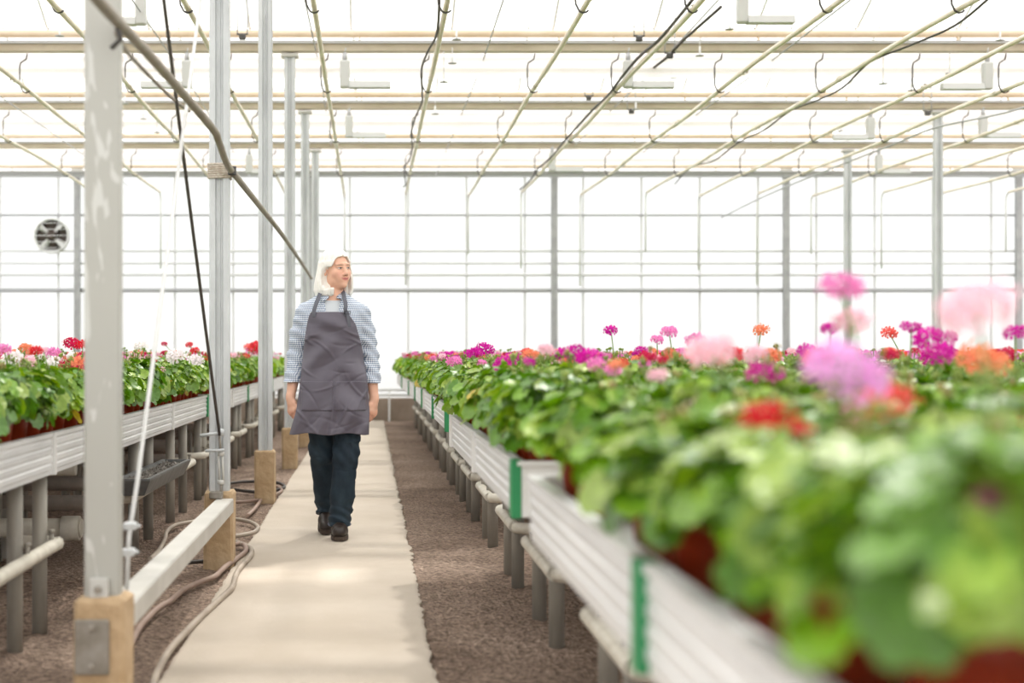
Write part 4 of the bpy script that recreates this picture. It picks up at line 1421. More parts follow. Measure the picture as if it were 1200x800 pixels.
# ---------------------------------------------------------------- the person, shaped as distance fields and meshed
class Field:
    def __init__(self, xs, ys, zs):
        self.xs, self.ys, self.zs = [np.asarray(a, np.float32) for a in (xs, ys, zs)]
        self.D = np.full((len(xs), len(ys), len(zs)), .05, np.float32)

    def box(self, lo, hi):
        sl = []
        for a, l, h in zip((self.xs, self.ys, self.zs), lo, hi):
            i0, i1 = np.searchsorted(a, l), np.searchsorted(a, h)
            sl.append(slice(max(0, i0 - 1), min(len(a), i1 + 1)))
        X, Y, Z = np.meshgrid(self.xs[sl[0]], self.ys[sl[1]], self.zs[sl[2]], indexing='ij', sparse=True)
        return tuple(sl), X, Y, Z

    def union(self, sl, d, k):
        a = self.D[sl]
        if k > 0:
            h = np.clip(.5 + .5 * (a - d) / k, 0, 1)
            self.D[sl] = a * (1 - h) + d * h - k * h * (1 - h)
        else:
            self.D[sl] = np.minimum(a, d)

    def cut(self, sl, d, k):
        """take away the region d < 0"""
        a = self.D[sl]
        h = np.clip(.5 - .5 * (a + d) / k, 0, 1) if k > 0 else (a < -d) * 1.0
        self.D[sl] = a * (1 - h) + (-d) * h + k * h * (1 - h)

    def capsule(self, a, b, ra, rb=None, k=.012, sub=False, pad=.03):
        a, b = np.array(a, float), np.array(b, float)
        rb = ra if rb is None else rb
        r = max(ra, rb) + pad
        sl, X, Y, Z = self.box(np.minimum(a, b) - r, np.maximum(a, b) + r)
        ab = b - a
        L2 = float(ab @ ab) + 1e-12
        t = np.clip(((X - a[0]) * ab[0] + (Y - a[1]) * ab[1] + (Z - a[2]) * ab[2]) / L2, 0, 1)
        d = np.sqrt((X - a[0] - t * ab[0]) ** 2 + (Y - a[1] - t * ab[1]) ** 2 + (Z - a[2] - t * ab[2]) ** 2) - (ra + (rb - ra) * t)
        (self.cut if sub else self.union)(sl, d.astype(np.float32), k)

    def chain(self, pts, rs, k=.012):
        for i in range(len(pts) - 1):
            self.capsule(pts[i], pts[i + 1], rs[i], rs[i + 1], k)

    def ell(self, c, r, R=None, k=.012, sub=False, pad=.03):
        c, r = np.array(c, float), np.array(r, float)
        m = r.max() + pad
        sl, X, Y, Z = self.box(c - m, c + m)
        x, y, z = X - c[0], Y - c[1], Z - c[2]
        if R is not None:     # columns of R are the ellipsoid's own axes
            x, y, z = (x * R[0, 0] + y * R[1, 0] + z * R[2, 0], x * R[0, 1] + y * R[1, 1] + z * R[2, 1], x * R[0, 2] + y * R[1, 2] + z * R[2, 2])
        k0 = np.sqrt((x / r[0]) ** 2 + (y / r[1]) ** 2 + (z / r[2]) ** 2)
        k1 = np.sqrt((x / r[0] ** 2) ** 2 + (y / r[1] ** 2) ** 2 + (z / r[2] ** 2) ** 2) + 1e-9
        d = k0 * (k0 - 1) / k1
        (self.cut if sub else self.union)(sl, d.astype(np.float32), k)

    def loft(self, table, k=.012, off=0.0, power=2.0, fold=None, zr=None):
        """rows (z, cx, cy, a, b): rounded sections stacked upwards"""
        tb = np.array(table, float)
        z0, z1 = (tb[0, 0], tb[-1, 0]) if zr is None else zr
        mx = tb[:, 3].max() + .04 + off; my = tb[:, 4].max() + .04 + off
        sl, X, Y, Z = self.box((tb[:, 1].min() - mx, tb[:, 2].min() - my, z0 - .03), (tb[:, 1].max() + mx, tb[:, 2].max() + my, z1 + .03))
        g = lambda c: np.interp(Z, tb[:, 0], tb[:, c])
        cx, cy, a, b = g(1), g(2), g(3) + off, g(4) + off
        q = (np.abs((X - cx) / a) ** power + np.abs((Y - cy) / b) ** power) ** (1 / power)
        d = (q - 1) * np.minimum(a, b) * .9
        d = np.maximum(d, np.maximum(z0 - Z, Z - z1))
        if fold is not None:
            d = d - fold(X, Y, Z)
        return sl, d.astype(np.float32)

    def mesh(self):
        D = self.D
        s = D < 0
        n = D.shape
        cnt = np.zeros(tuple(i - 1 for i in n), np.int8)
        for i in (0, 1):
            for j in (0, 1):
                for k in (0, 1):
                    cnt += s[i:n[0] - 1 + i, j:n[1] - 1 + j, k:n[2] - 1 + k]
        act = (cnt > 0) & (cnt < 8)
        idx = np.full(act.shape, -1, np.int64)
        A = np.argwhere(act)
        idx[act] = np.arange(len(A))
        P = np.zeros((len(A), 3)); W = np.zeros(len(A))
        for ax in range(3):
            o1, o2 = [q for q in range(3) if q != ax]
            for u in (0, 1):
                for v in (0, 1):
                    c0 = A.copy(); c0[:, o1] += u; c0[:, o2] += v
                    c1 = c0.copy(); c1[:, ax] += 1
                    d0, d1 = D[tuple(c0.T)], D[tuple(c1.T)]
                    m = (d0 < 0) != (d1 < 0)
                    t = np.where(m, d0 / np.where(m, d0 - d1, 1), 0)
                    p = c0.astype(float); p[:, ax] += t
                    P[m] += p[m]; W[m] += 1
        P /= W[:, None]
        V = np.stack([np.interp(P[:, q], np.arange(n[q]), a) for q, a in enumerate((self.xs, self.ys, self.zs))], 1)
        Q = []
        for ax in range(3):
            o1, o2 = [(1, 2), (2, 0), (0, 1)][ax]
            a0 = [slice(None)] * 3; a1 = [slice(None)] * 3
            a0[ax] = slice(0, n[ax] - 1); a1[ax] = slice(1, n[ax])
            E = np.argwhere(s[tuple(a0)] != s[tuple(a1)])
            E = E[(E[:, o1] > 0) & (E[:, o2] > 0) & (E[:, o1] < n[o1] - 1) & (E[:, o2] < n[o2] - 1)]
            ins = s[tuple(E.T)]
            def cell(u, v):
                c = E.copy(); c[:, o1] -= u; c[:, o2] -= v
                return idx[tuple(c.T)]
            q = np.stack([cell(1, 1), cell(0, 1), cell(0, 0), cell(1, 0)], 1)
            q[~ins] = q[~ins][:, ::-1]
            Q.append(q)
        Q = np.concatenate(Q)
        Q = Q[(Q >= 0).all(1)]
        return V, Q


def smooth_np(V, Q, it=2, f=.5):
    n = len(V)
    E = np.concatenate([Q[:, [0, 1]], Q[:, [1, 2]], Q[:, [2, 3]], Q[:, [3, 0]]])
    deg = np.bincount(E[:, 0], minlength=n) + np.bincount(E[:, 1], minlength=n)
    for _ in range(it):
        acc = np.zeros_like(V)
        for a in range(3):
            acc[:, a] = np.bincount(E[:, 0], V[E[:, 1], a], n) + np.bincount(E[:, 1], V[E[:, 0], a], n)
        V = V * (1 - f) + f * acc / np.maximum(deg, 1)[:, None]
    return V


def axis(segs):
    """piecewise spacing: [(from, to, step), ...]"""
    out = []
    for a, b_, st in segs:
        out.append(np.arange(a, b_ - st * .25, st))
    return np.unique(np.round(np.concatenate(out), 5))


def vnoise(p, f, seed=0):
    """cheap smooth noise from sines"""
    r = np.random.default_rng(seed)
    s = 0
    for _ in range(5):
        d = r.normal(0, 1, 3); d /= np.linalg.norm(d)
        s = s + np.sin(f * r.uniform(.6, 1.6) * (p[0] * d[0] + p[1] * d[1] + p[2] * d[2]) + r.uniform(0, 6.28))
    return s / 5


PY = 8.12
PS = F / PY
PX0 = 396
def loc(px, py, y=0.0):
    """pixel -> the person's own frame, at depth y behind the body plane"""
    yy = PY + y
    return np.array([(px - VX) * yy / F - (PX0 - VX) * PY / F, y, CZ - (py - VY) * yy / F - PATH_Z])

YAW = math.radians(36)
HC = np.array([-.010, .0, 1.524])
HS = .90
hx = np.array([math.cos(YAW), math.sin(YAW), 0]); hy = np.array([-math.sin(YAW), math.cos(YAW), 0]); hz = np.array([0, 0, 1.0])
tilt = math.radians(3)
hx2 = hx * math.cos(tilt) + hz * math.sin(tilt); hz2 = hz * math.cos(tilt) - hx * math.sin(tilt)
HR = np.stack([hx2, hy, hz2], 1)
def hd(x, y, z):
    return HC + HR @ (np.array([x, y, z]) * HS)

# joints
SH_L, EL_L, WR_L = np.array([-.183, .02, 1.276]), np.array([-.236, .045, 1.03]), loc(340.5, 466, -.02)
SH_R, EL_R, WR_R = np.array([.122, .02, 1.273]), np.array([.178, .05, 1.03]), loc(438.5, 468, .0)
HIP_F, KN_F, AN_F = np.array([.060, .03, .88]), np.array([.046, -.055, .47]), np.array([.012, -.035, .095])
HIP_B, KN_B, AN_B = np.array([-.095, .03, .88]), np.array([-.092, .06, .475]), np.array([-.072, .235, .135])

TORSO = [(.80, -.03, .02, .165, .115), (.90, -.03, .02, .17, .12), (1.0, -.03, .015, .15, .108), (1.1, -.03, .005, .148, .108), (1.2, -.03, -.005, .155, .112), (1.27, -.03, .005, .158, .10),
         (1.33, -.03, .015, .15, .08), (1.37, -.03, .02, .10, .06), (1.39, -.03, .02, .06, .05)]

def build_body():
    xs = axis([(-.36, -.31, .006), (-.31, -.21, .003), (-.21, -.13, .004), (-.13, .10, .0022), (.10, .15, .004), (.15, .26, .003), (.26, .30, .006)])
    ys = axis([(-.28, -.14, .006), (-.14, .06, .0026), (.06, .16, .004), (.16, .40, .007)])
    zs = axis([(-.02, .60, .007), (.60, .84, .003), (.84, 1.34, .007), (1.34, 1.68, .0022)])
    f = Field(xs, ys, zs)
    # trunk and legs (under the clothes)
    sl, d = f.loft(TORSO, off=-.012); f.union(sl, d, .02)
    for h, kn, an in ((HIP_F, KN_F, AN_F), (HIP_B, KN_B, AN_B)):
        f.chain([h, kn, an], [.070, .050, .036], .03)
    f.chain([AN_F, AN_F + [0, -.10, -.055]], [.034, .028], .02)
    f.chain([AN_B, AN_B + [0, -.09, -.085]], [.034, .028], .02)
    # neck and shoulders
    f.chain([np.array([-.028, .025, 1.34]), HC + HR @ np.array([0, .02, -.05])], [.056, .050], .03)
    f.chain([np.array([-.028, .02, 1.36]), SH_L], [.05, .045], .04); f.chain([np.array([-.028, .02, 1.36]), SH_R], [.05, .045], .04)
    for s, e, w in ((SH_L, EL_L, WR_L), (SH_R, EL_R, WR_R)):
        m = (e * .55 + w * .45)
        f.chain([s, e, m, w], [.043, .036, .036, .0245], .012)
    # hands
    for sgn, w in ((1, WR_L), (-1, WR_R)):
        n = np.array([.80 * sgn, .60, 0]); sd = np.array([.60 * sgn, -.80, 0]); dn = np.array([.10 * sgn, -.10, -1.0]); dn /= np.linalg.norm(dn)
        pr = np.stack([sd, n, dn], 1)
        f.ell(w + dn * .052, (.036, .0155, .050), pr, .014)
        f.ell(w + dn * .072 + sd * .004, (.038, .0125, .022), pr, .010)
        f.chain([w - dn * .01, w + dn * .03], [.0235, .022], .015)
        f.ell(w + dn * .040 + sd * .022 + n * .008, (.016, .013, .028), pr, .010)
        for i, (o, l, r) in enumerate(((.027, .070, .0083), (.009, .078, .0086), (-.010, .072, .0083), (-.027, .056, .0074))):
            p = w + dn * (.084 - abs(o - .004) * .20) + sd * o
            ang = math.radians((12, 17, 22, 27)[i]); pts = [p - dn * .02, p]
            sp = (o * .18)
            for q, fr in enumerate((.45, .31, .24)):
                dd = dn * math.cos(ang) + n * math.sin(ang) + sd * sp
                p = p + dd / np.linalg.norm(dd) * l * fr
                pts.append(p)
                ang += math.radians((26, 20, 10)[q] + 3 * i)
            f.chain(pts, [r * 1.08, r * 1.05, r, r * .93, r * .78], .0025)
        p = w + dn * .030 + sd * .028 + n * .004
        t1 = dn * .80 + sd * .50 + n * .25; t1 /= np.linalg.norm(t1)
        t2 = dn * .95 + sd * .05 + n * .28; t2 /= np.linalg.norm(t2)
        f.chain([w + dn * .012 + sd * .012, p, p + t1 * .034, p + t1 * .034 + t2 * .030], [.013, .0122, .0103, .0078], .006)
    # head
    H = lambda *a: hd(*a)
    E = lambda c, r, k=.012, sub=False: f.ell(H(*c), np.array(r) * HS, HR, k, sub)
    C = lambda a, b_, ra, rb, k=.01, sub=False: f.capsule(H(*a), H(*b_), ra * HS, rb * HS, k, sub)
    E((0, .018, .040), (.075, .094, .084))
    E((0, -.030, -.022), (.060, .062, .080), .03)
    E((0, -.056, -.084), (.030, .034, .030), .035)          # jaw
    E((0, -.078, -.100), (.015, .014, .013), .02)            # chin
    for s in (-1, 1):
        E((s * .046, -.008, -.058), (.016, .033, .028), .03)  # jaw corner
        E((s * .038, -.062, -.022), (.024, .022, .022), .022)  # cheekbone
        E((s * .027, -.074, -.050), (.016, .014, .020), .02)
        C((s * .012, -.087, .033), (s * .043, -.074, .030), .011, .009, .014)   # brow
        E((s * .031, -.097, .010), (.018, .015, .013), .012, True)   # socket
        E((s * .031, -.0755, .009), (.0145, .0135, .0125), .003)       # eyeball
        C((s * .016, -.089, .0135), (s * .045, -.077, .0135), .0042, .0040, .004)   # upper lid
        C((s * .017, -.087, .001), (s * .044, -.077, .001), .0036, .0036, .005)
        E((s * .013, -.098, -.033), (.0085, .010, .0075), .008)      # nostril wing
        E((s * .077, .012, -.004), (.009, .020, .032), .006)          # ear
        E((s * .083, .006, -.002), (.006, .010, .018), .005, True)
    C((0, -.088, .018), (0, -.110, -.024), .0085, .0125, .012)        # nose
    E((0, -.108, -.030), (.0115, .0105, .0095), .008)
    E((0, -.082, -.056), (.026, .014, .020), .016)                    # mouth mound
    C((-.023, -.0860, -.0520), (0, -.0970, -.0540), .0042, .0052, .004); C((.023, -.0860, -.0520), (0, -.0970, -.0540), .0042, .0052, .004)
    C((-.019, -.0865, -.0610), (0, -.0915, -.0660), .0046, .0054, .004); C((.019, -.0865, -.0610), (0, -.0915, -.0660), .0046, .0054, .004)
    C((-.027, -.0890, -.0545), (0, -.1015, -.0602), .0019, .0019, .002, True); C((.027, -.0890, -.0545), (0, -.1015, -.0602), .0019, .0019, .002, True)
    V, Q = f.mesh()
    V = smooth_np(V, Q, 1, .4)
    # skin colour, lips, brows, lashes, eyes
    L = ((V - HC) @ HR) / HS
    col = np.repeat(np.array([[.72, .42, .30]]), len(V), 0)
    face = (V[:, 2] > 1.38)
    def blob(cx, cz, rx, rz, c, a=1.0, soft=.35, ymax=-.04):
        q = np.sqrt(((L[:, 0] - cx) / rx) ** 2 + ((L[:, 2] - cz) / rz) ** 2)
        m = np.clip((1 + soft - q) / (2 * soft), 0, 1) * (L[:, 1] < ymax) * face * a
        col[:] = col * (1 - m[:, None]) + np.array(c) * m[:, None]
    for s in (-1, 1):
        blob(s * .040, -.030, .024, .020, (.72, .33, .26), .45, .8)
        blob(s * .031, .028, .0185, .0042, (.38, .26, .19), .6, .5)
        blob(s * .031, .0085, .0170, .0080, (.30, .16, .11), .55, .5)
        blob(s * .031, .0075, .0120, .0046, (.62, .58, .55), .9, .3)
        blob(s * .031 + .004, .0080, .0055, .0052, (.045, .03, .022), 1, .25)
        blob(s * .031, .0128, .0155, .0023, (.05, .03, .025), .85, .4)
    L[:, 2] -= 9.0 * L[:, 0] ** 2
    blob(0, -.0610, .0255, .0095, (.58, .17, .16), .85, .3)
    blob(0, -.0607, .024, .0017, (.22, .06, .06), .7, .5)
    L[:, 2] += 9.0 * L[:, 0] ** 2
    for s in (-1, 1):
        blob(s * .008, -.0385, .0045, .0028, (.20, .08, .06), .8, .5)
    hands = (V[:, 2] < .72) & (V[:, 2] > .55)
    col[hands] = col[hands] * np.array([1.0, .90, .88])
    return V, Q, col


M['skin'] = None
m, nt, out = new_mat('skin')
a = nt.nodes.new('ShaderNodeAttribute'); a.attribute_name = 'tint'
b = nt.nodes.new('ShaderNodeBsdfPrincipled')
b.inputs['Roughness'].default_value = .5; b.inputs['Specular IOR Level'].default_value = .35
b.inputs['Subsurface Weight'].default_value = .12; b.inputs['Subsurface Radius'].default_value = (.012, .005, .003); b.inputs['Subsurface Scale'].default_value = .6
nt.links.new(a.outputs['Color'], b.inputs['Base Color']); nt.links.new(b.outputs[0], out.inputs['Surface'])
M['skin'] = m

V, Q, col = build_body()
me = mesh_np('person', V, Q, M['skin'], True, col)
P = link('person', me)
P.location = ((PX0 - VX) * PY / F, PY, PATH_Z)
tag(P, 'white-haired person in checked shirt, grey apron and jeans walking down the path', 'person')
def wear(name, V, Q, mat, parent=P, **kw):
    return link(name, mesh_np(name, V, Q, mat, True, kw.get('tint')), parent)

# ---- checked shirt
m, nt, out = new_mat('blue_white_check_cotton')
b = nt.nodes.new('ShaderNodeBsdfPrincipled'); b.inputs['Roughness'].default_value = .85; b.inputs['Specular IOR Level'].default_value = .2
tc = nt.nodes.new('ShaderNodeTexCoord')
sx = nt.nodes.new('ShaderNodeSeparateXYZ'); nt.links.new(tc.outputs['Object'], sx.inputs[0])
def stripe(src, freq, duty, ph=0.0):
    a = nt.nodes.new('ShaderNodeMath'); a.operation = 'MULTIPLY_ADD'; a.inputs[1].default_value = freq; a.inputs[2].default_value = ph + 50
    nt.links.new(src, a.inputs[0])
    c = nt.nodes.new('ShaderNodeMath'); c.operation = 'FRACT'; nt.links.new(a.outputs[0], c.inputs[0])
    e = nt.nodes.new('ShaderNodeMath'); e.operation = 'LESS_THAN'; e.inputs[1].default_value = duty; nt.links.new(c.outputs[0], e.inputs[0])
    return e.outputs[0]
adx = nt.nodes.new('ShaderNodeMath'); adx.operation = 'ADD'; ab = nt.nodes.new('ShaderNodeMath'); ab.operation = 'ABSOLUTE'; nt.links.new(sx.outputs[0], ab.inputs[0]); nt.links.new(ab.outputs[0], adx.inputs[0])
yy = nt.nodes.new('ShaderNodeMath'); yy.operation = 'MULTIPLY'; yy.inputs[1].default_value = .8; nt.links.new(sx.outputs[1], yy.inputs[0]); nt.links.new(yy.outputs[0], adx.inputs[1])
s1, s2 = stripe(adx.outputs[0], 84, .42), stripe(sx.outputs[2], 84, .42)
su = nt.nodes.new('ShaderNodeMath'); su.operation = 'ADD'; nt.links.new(s1, su.inputs[0]); nt.links.new(s2, su.inputs[1])
hf = nt.nodes.new('ShaderNodeMath'); hf.operation = 'MULTIPLY'; hf.inputs[1].default_value = .5; nt.links.new(su.outputs[0], hf.inputs[0])
r = nt.nodes.new('ShaderNodeValToRGB'); r.color_ramp.interpolation = 'CONSTANT'
r.color_ramp.elements[0].position = 0; r.color_ramp.elements[0].color = (.74, .76, .79, 1)
r.color_ramp.elements[1].position = .4; r.color_ramp.elements[1].color = (.36, .42, .53, 1)
e = r.color_ramp.elements.new(.9); e.color = (.075, .11, .20, 1)
nt.links.new(hf.outputs[0], r.inputs['Fac']); nt.links.new(r.outputs['Color'], b.inputs['Base Color'])
nt.links.new(b.outputs[0], out.inputs['Surface'])
M['check'] = m
M['tee'] = pbr('pale_grey_tee', (.55, .58, .61), .85, spec=.2)
M['apron'] = pbr('grey_apron_cloth', (.094, .081, .106), .5, noise=(.112, .098, .125), noise_scale=6, spec=.45, sheen=.1)
M['apron_light'] = pbr('grey_apron_binding', (.115, .118, .14), .7, spec=.25)
M['denim'] = pbr('dark_blue_denim', (.012, .021, .032), .7, noise=(.030, .050, .068), noise_scale=7, noise_detail=6, stretch=(1, 1, .5), spec=.25)
M['leather'] = pbr('dark_brown_leather', (.022, .013, .009), .45)
M['sole'] = pbr('brown_rubber_sole', (.050, .032, .022), .7)
M['hair'] = pbr('white_hair', (.80, .765, .70), .55, noise=(.88, .86, .82), noise_scale=40, stretch=(6, 6, .5), bump=.35, bump_scale=60, spec=.3)

SHIRT = [(.80, -.03, .02, .185, .130), (.90, -.03, .02, .185, .132), (1.0, -.03, .015, .166, .120), (1.1, -.03, .005, .164, .120), (1.2, -.03, -.005, .168, .124), (1.27, -.03, .005, .170, .112),
         (1.325, -.03, .015, .160, .092), (1.365, -.028, .022, .110, .072), (1.395, -.027, .026, .066, .060)]
f = Field(axis([(-.40, .36, .005)]), axis([(-.22, .24, .005)]), axis([(.74, 1.46, .005)]))
fold = lambda X, Y, Z: .004 * vnoise((X * 1.2, Y, Z), 38, 3) + .002 * vnoise((X, Y, Z * .6), 80, 5)
sl, d = f.loft(SHIRT, fold=fold); f.union(sl, d, .02)
f.chain([np.array([-.028, .028, 1.345]), SH_L + [.015, 0, .0]], [.062, .058], .03); f.chain([np.array([-.028, .028, 1.345]), SH_R + [-.015, 0, .0]], [.062, .058], .03)
for s, e_, w, sg in ((SH_L, EL_L, WR_L, 1), (SH_R, EL_R, WR_R, -1)):
    hem = e_ + (w - e_) * .62
    g = Field(f.xs, f.ys, f.zs)
    mid_ = e_ * .5 + s * .5 + [-.006 * sg, 0, 0]
    g.chain([s, mid_, e_, hem + (w - e_) * .3], [.061, .058, .052, .046], .02)
    X, Y, Z = np.meshgrid(f.xs, f.ys, f.zs, indexing='ij', sparse=True)
    zh = hem[2]
    g.D -= (.007 * vnoise((X, Y, Z * 1.6), 42, 9) + .004 * np.sin(Z * 95 + X * 60 + Y * 40)).astype(np.float32)
    cuff = ((Z < zh + .058)).astype(np.float32) * .004
    g.D -= cuff
    g.D = np.maximum(g.D, (zh - Z).astype(np.float32) + 0 * g.D)
    f.union((slice(None),) * 3, g.D, .014)
# neck opening and the open front
f.capsule((-.027, .012, 1.36), HC + [0, 0, -.03], .058, .075, .006, sub=True)
X, Y, Z = np.meshgrid(f.xs, f.ys, f.zs, indexing='ij', sparse=True)
wv = np.clip(.030 + (Z - 1.25) * .16, .012, .05)
dv = np.maximum(np.maximum(np.abs(X + .030) - wv, Y + .01), 1.22 - Z) + 0 * X
f.cut((slice(None),) * 3, dv.astype(np.float32), .004)
V, Q = f.mesh()
wear('shirt', smooth_np(V, Q, 1, .4), Q, M['check'])
# ---- tee below it
f = Field(axis([(-.16, .10, .005)]), axis([(-.18, .12, .005)]), axis([(1.15, 1.42, .005)]))
sl, d = f.loft([(a, b_, c, dd - .012, e - .010) for a, b_, c, dd, e in SHIRT]); f.union(sl, d, .0)
f.capsule((-.027, .006, 1.375), HC + [0, -.02, -.05], .050, .075, .006, sub=True)
X, Y, Z = np.meshgrid(f.xs, f.ys, f.zs, indexing='ij', sparse=True)
f.D = np.maximum(f.D, np.maximum(np.abs(X + .03) - .075, Z - 1.395) + 0 * Y).astype(np.float32)
V, Q = f.mesh()
wear('tee', smooth_np(V, Q, 1, .4), Q, M['tee'])
# ---- shirt collar: two folded points
for sg, tip in ((-1, (376, 355)), (1, (404, 352))):
    t_ = loc(*tip, -.088)
    base = np.array([-.028, .02, 1.40])
    b = MB()
    ring = []
    for k in range(9):
        a = math.radians(90 - sg * 0) + sg * math.radians(-95 + 175 * k / 8) * 1.0
        a = math.radians(90) - sg * math.radians(175 * k / 8)
        up_ = np.array([base[0] + .066 * math.cos(a), base[1] + .062 * math.sin(a), 1.405 - .010 * k / 8])
        lo_ = np.array([base[0] + .088 * math.cos(a), base[1] + .082 * math.sin(a), 1.375 - .012 * k / 8])
        if k >= 6:
            q = (k - 5) / 3
            lo_ = lo_ * (1 - q) + t_ * q
            up_ = up_ * (1 - q) + np.array([base[0] + sg * .022, -.058, 1.362]) * q
        ring.append((up_, lo_))
    vs = [p for pr in ring for p in pr]
    fs = [(2 * k, 2 * k + 1, 2 * k + 3, 2 * k + 2) for k in range(8)]
    b.add(vs, fs, True)
    o = b.build('collar', M['check'], P)
    md = o.modifiers.new('thick', 'SOLIDIFY'); md.thickness = .004; md.offset = 1

def creases(X, Y, Z, seed, n, zlo=.12, zhi=.85, amp=.0045, xr=(-.2, .18), wid=.006):
    """short soft drag lines in cloth"""
    r = np.random.default_rng(seed)
    s = 0
    for _ in range(n):
        cx, cz = r.uniform(*xr), r.uniform(zlo, zhi)
        a = r.normal(0, .55)
        l = r.uniform(.03, .09)
        u = (X - cx) * math.cos(a) + (Z - cz) * math.sin(a)
        v = -(X - cx) * math.sin(a) + (Z - cz) * math.cos(a) + 1.8 * u * u * r.choice([-1, 1])
        s = s + amp * r.choice([-.8, 1, 1]) * np.exp(-(v / (wid * r.uniform(.8, 1.6))) ** 2 - (u / l) ** 2)
    return s

# ---- jeans
f = Field(axis([(-.25, .22, .005)]), axis([(-.22, .40, .006)]), axis([(.05, 1.02, .005)]))
X, Y, Z = np.meshgrid(f.xs, f.ys, f.zs, indexing='ij', sparse=True)
sl, d = f.loft([(.82, -.025, .025, .150, .105), (.92, -.028, .02, .165, .115), (1.0, -.03, .015, .155, .105)]); f.union(sl, d, .03)
for h, kn, an, r3 in ((HIP_F, KN_F, AN_F, .062), (HIP_B, KN_B, AN_B, .060)):
    g = Field(f.xs, f.ys, f.zs)
    g.chain([h, h * .5 + kn * .5, kn, kn * .4 + an * .6, an + (an - kn) * .18], [.088, .083, .073, .066, r3], .02)
    nz = .0035 * vnoise((X, Y, Z * 1.5), 34, 12) + creases(X, Y, Z, 61, 26) + .005 * np.sin(Z * 70 + X * 90) * np.exp(-((Z - .50) / .10) ** 2) + .006 * np.sin(Z * 120 + X * 50 + Y * 60) * np.exp(-((Z - .13) / .06) ** 2)
    g.D -= nz.astype(np.float32)
    lim = an[2] - .022 + (Y - an[1]) * .12 if an is AN_F else an[2] - .030 - (Y - an[1]) * .25
    g.D = np.maximum(g.D, (lim - Z + 0 * X).astype(np.float32))
    f.union((slice(None),) * 3, g.D, .012)
V, Q = f.mesh()
wear('jeans', smooth_np(V, Q, 1, .4), Q, M['denim'])
# turned edge of the front trouser leg
b = MB(); ring = []
for k in range(17):
    a = 2 * math.pi * k / 16
    ring.append((AN_F[0] - .003 + .064 * math.cos(a), AN_F[1] + .010 + .064 * math.sin(a), AN_F[2] - .018 + .008 * math.sin(a)))
b.tube(ring, .0045, 6, caps=False)
M['denim_hem'] = pbr('faded_denim_edge', (.10, .11, .15), .8)
tag(b.build('trouser_hem', M['denim_hem'], P), 'faded denim hem')

# ---- shoes
def shoe(an, toe, heel_z, toe_z, name='shoe'):
    f = Field(axis([(an[0] - .09, an[0] + .09, .004)]), axis([(min(toe, an[1]) - .08, an[1] + .12, .004)]), axis([(-.02, .24, .004)]))
    x = an[0]
    hy_, ty = an[1] + .045, toe
    f.capsule((x, hy_, heel_z + .045), (x, (hy_ + ty) / 2, (heel_z + toe_z) / 2 + .046), .036, .044, .02)
    f.capsule((x, (hy_ + ty) / 2, (heel_z + toe_z) / 2 + .045), (x, ty + .045, toe_z + .042), .044, .038, .02)
    f.capsule((x, an[1] + .01, heel_z + .06), (x, an[1] - .005, an[2] + .06), .043, .042, .02)
    X, Y, Z = np.meshgrid(f.xs, f.ys, f.zs, indexing='ij', sparse=True)
    t = np.clip((hy_ + .035 - Y) / (hy_ + .035 - ty), 0, 1)
    bot = heel_z + (toe_z - heel_z) * t
    f.D = np.maximum(f.D, (bot + .018 - Z + 0 * X).astype(np.float32))
    V, Q = f.mesh()
    o = wear(name, smooth_np(V, Q, 1, .4), Q, M['leather'])
    b = MB()
    n = 24
    out_ = []
    for k in range(n):
        a = 2 * math.pi * k / n
        q = .5 - .5 * math.sin(a)          # 0 heel .. 1 toe
        yy_ = hy_ + .036 + (ty - hy_ - .036) * q
        wd = (.040 + .010 * math.sin(q * 2.6)) * abs(math.cos(a)) ** .6 * (1 if math.cos(a) > 0 else -1)
        zz = heel_z + (toe_z - heel_z) * q
        out_.append((x + wd, yy_, zz))
    vs = [(p[0], p[1], p[2] + .001) for p in out_] + [(p[0], p[1], p[2] + .024) for p in out_]
    fs = [(k, (k + 1) % n, n + (k + 1) % n, n + k) for k in range(n)] + [tuple(range(n))[::-1], tuple(range(n, 2 * n))]
    b.add(vs, fs)
    b.build('sole', M['sole'], o)
    return o
shoe(AN_F, -.215, .000, .004)
shoe(AN_B, .065, .055, .006)

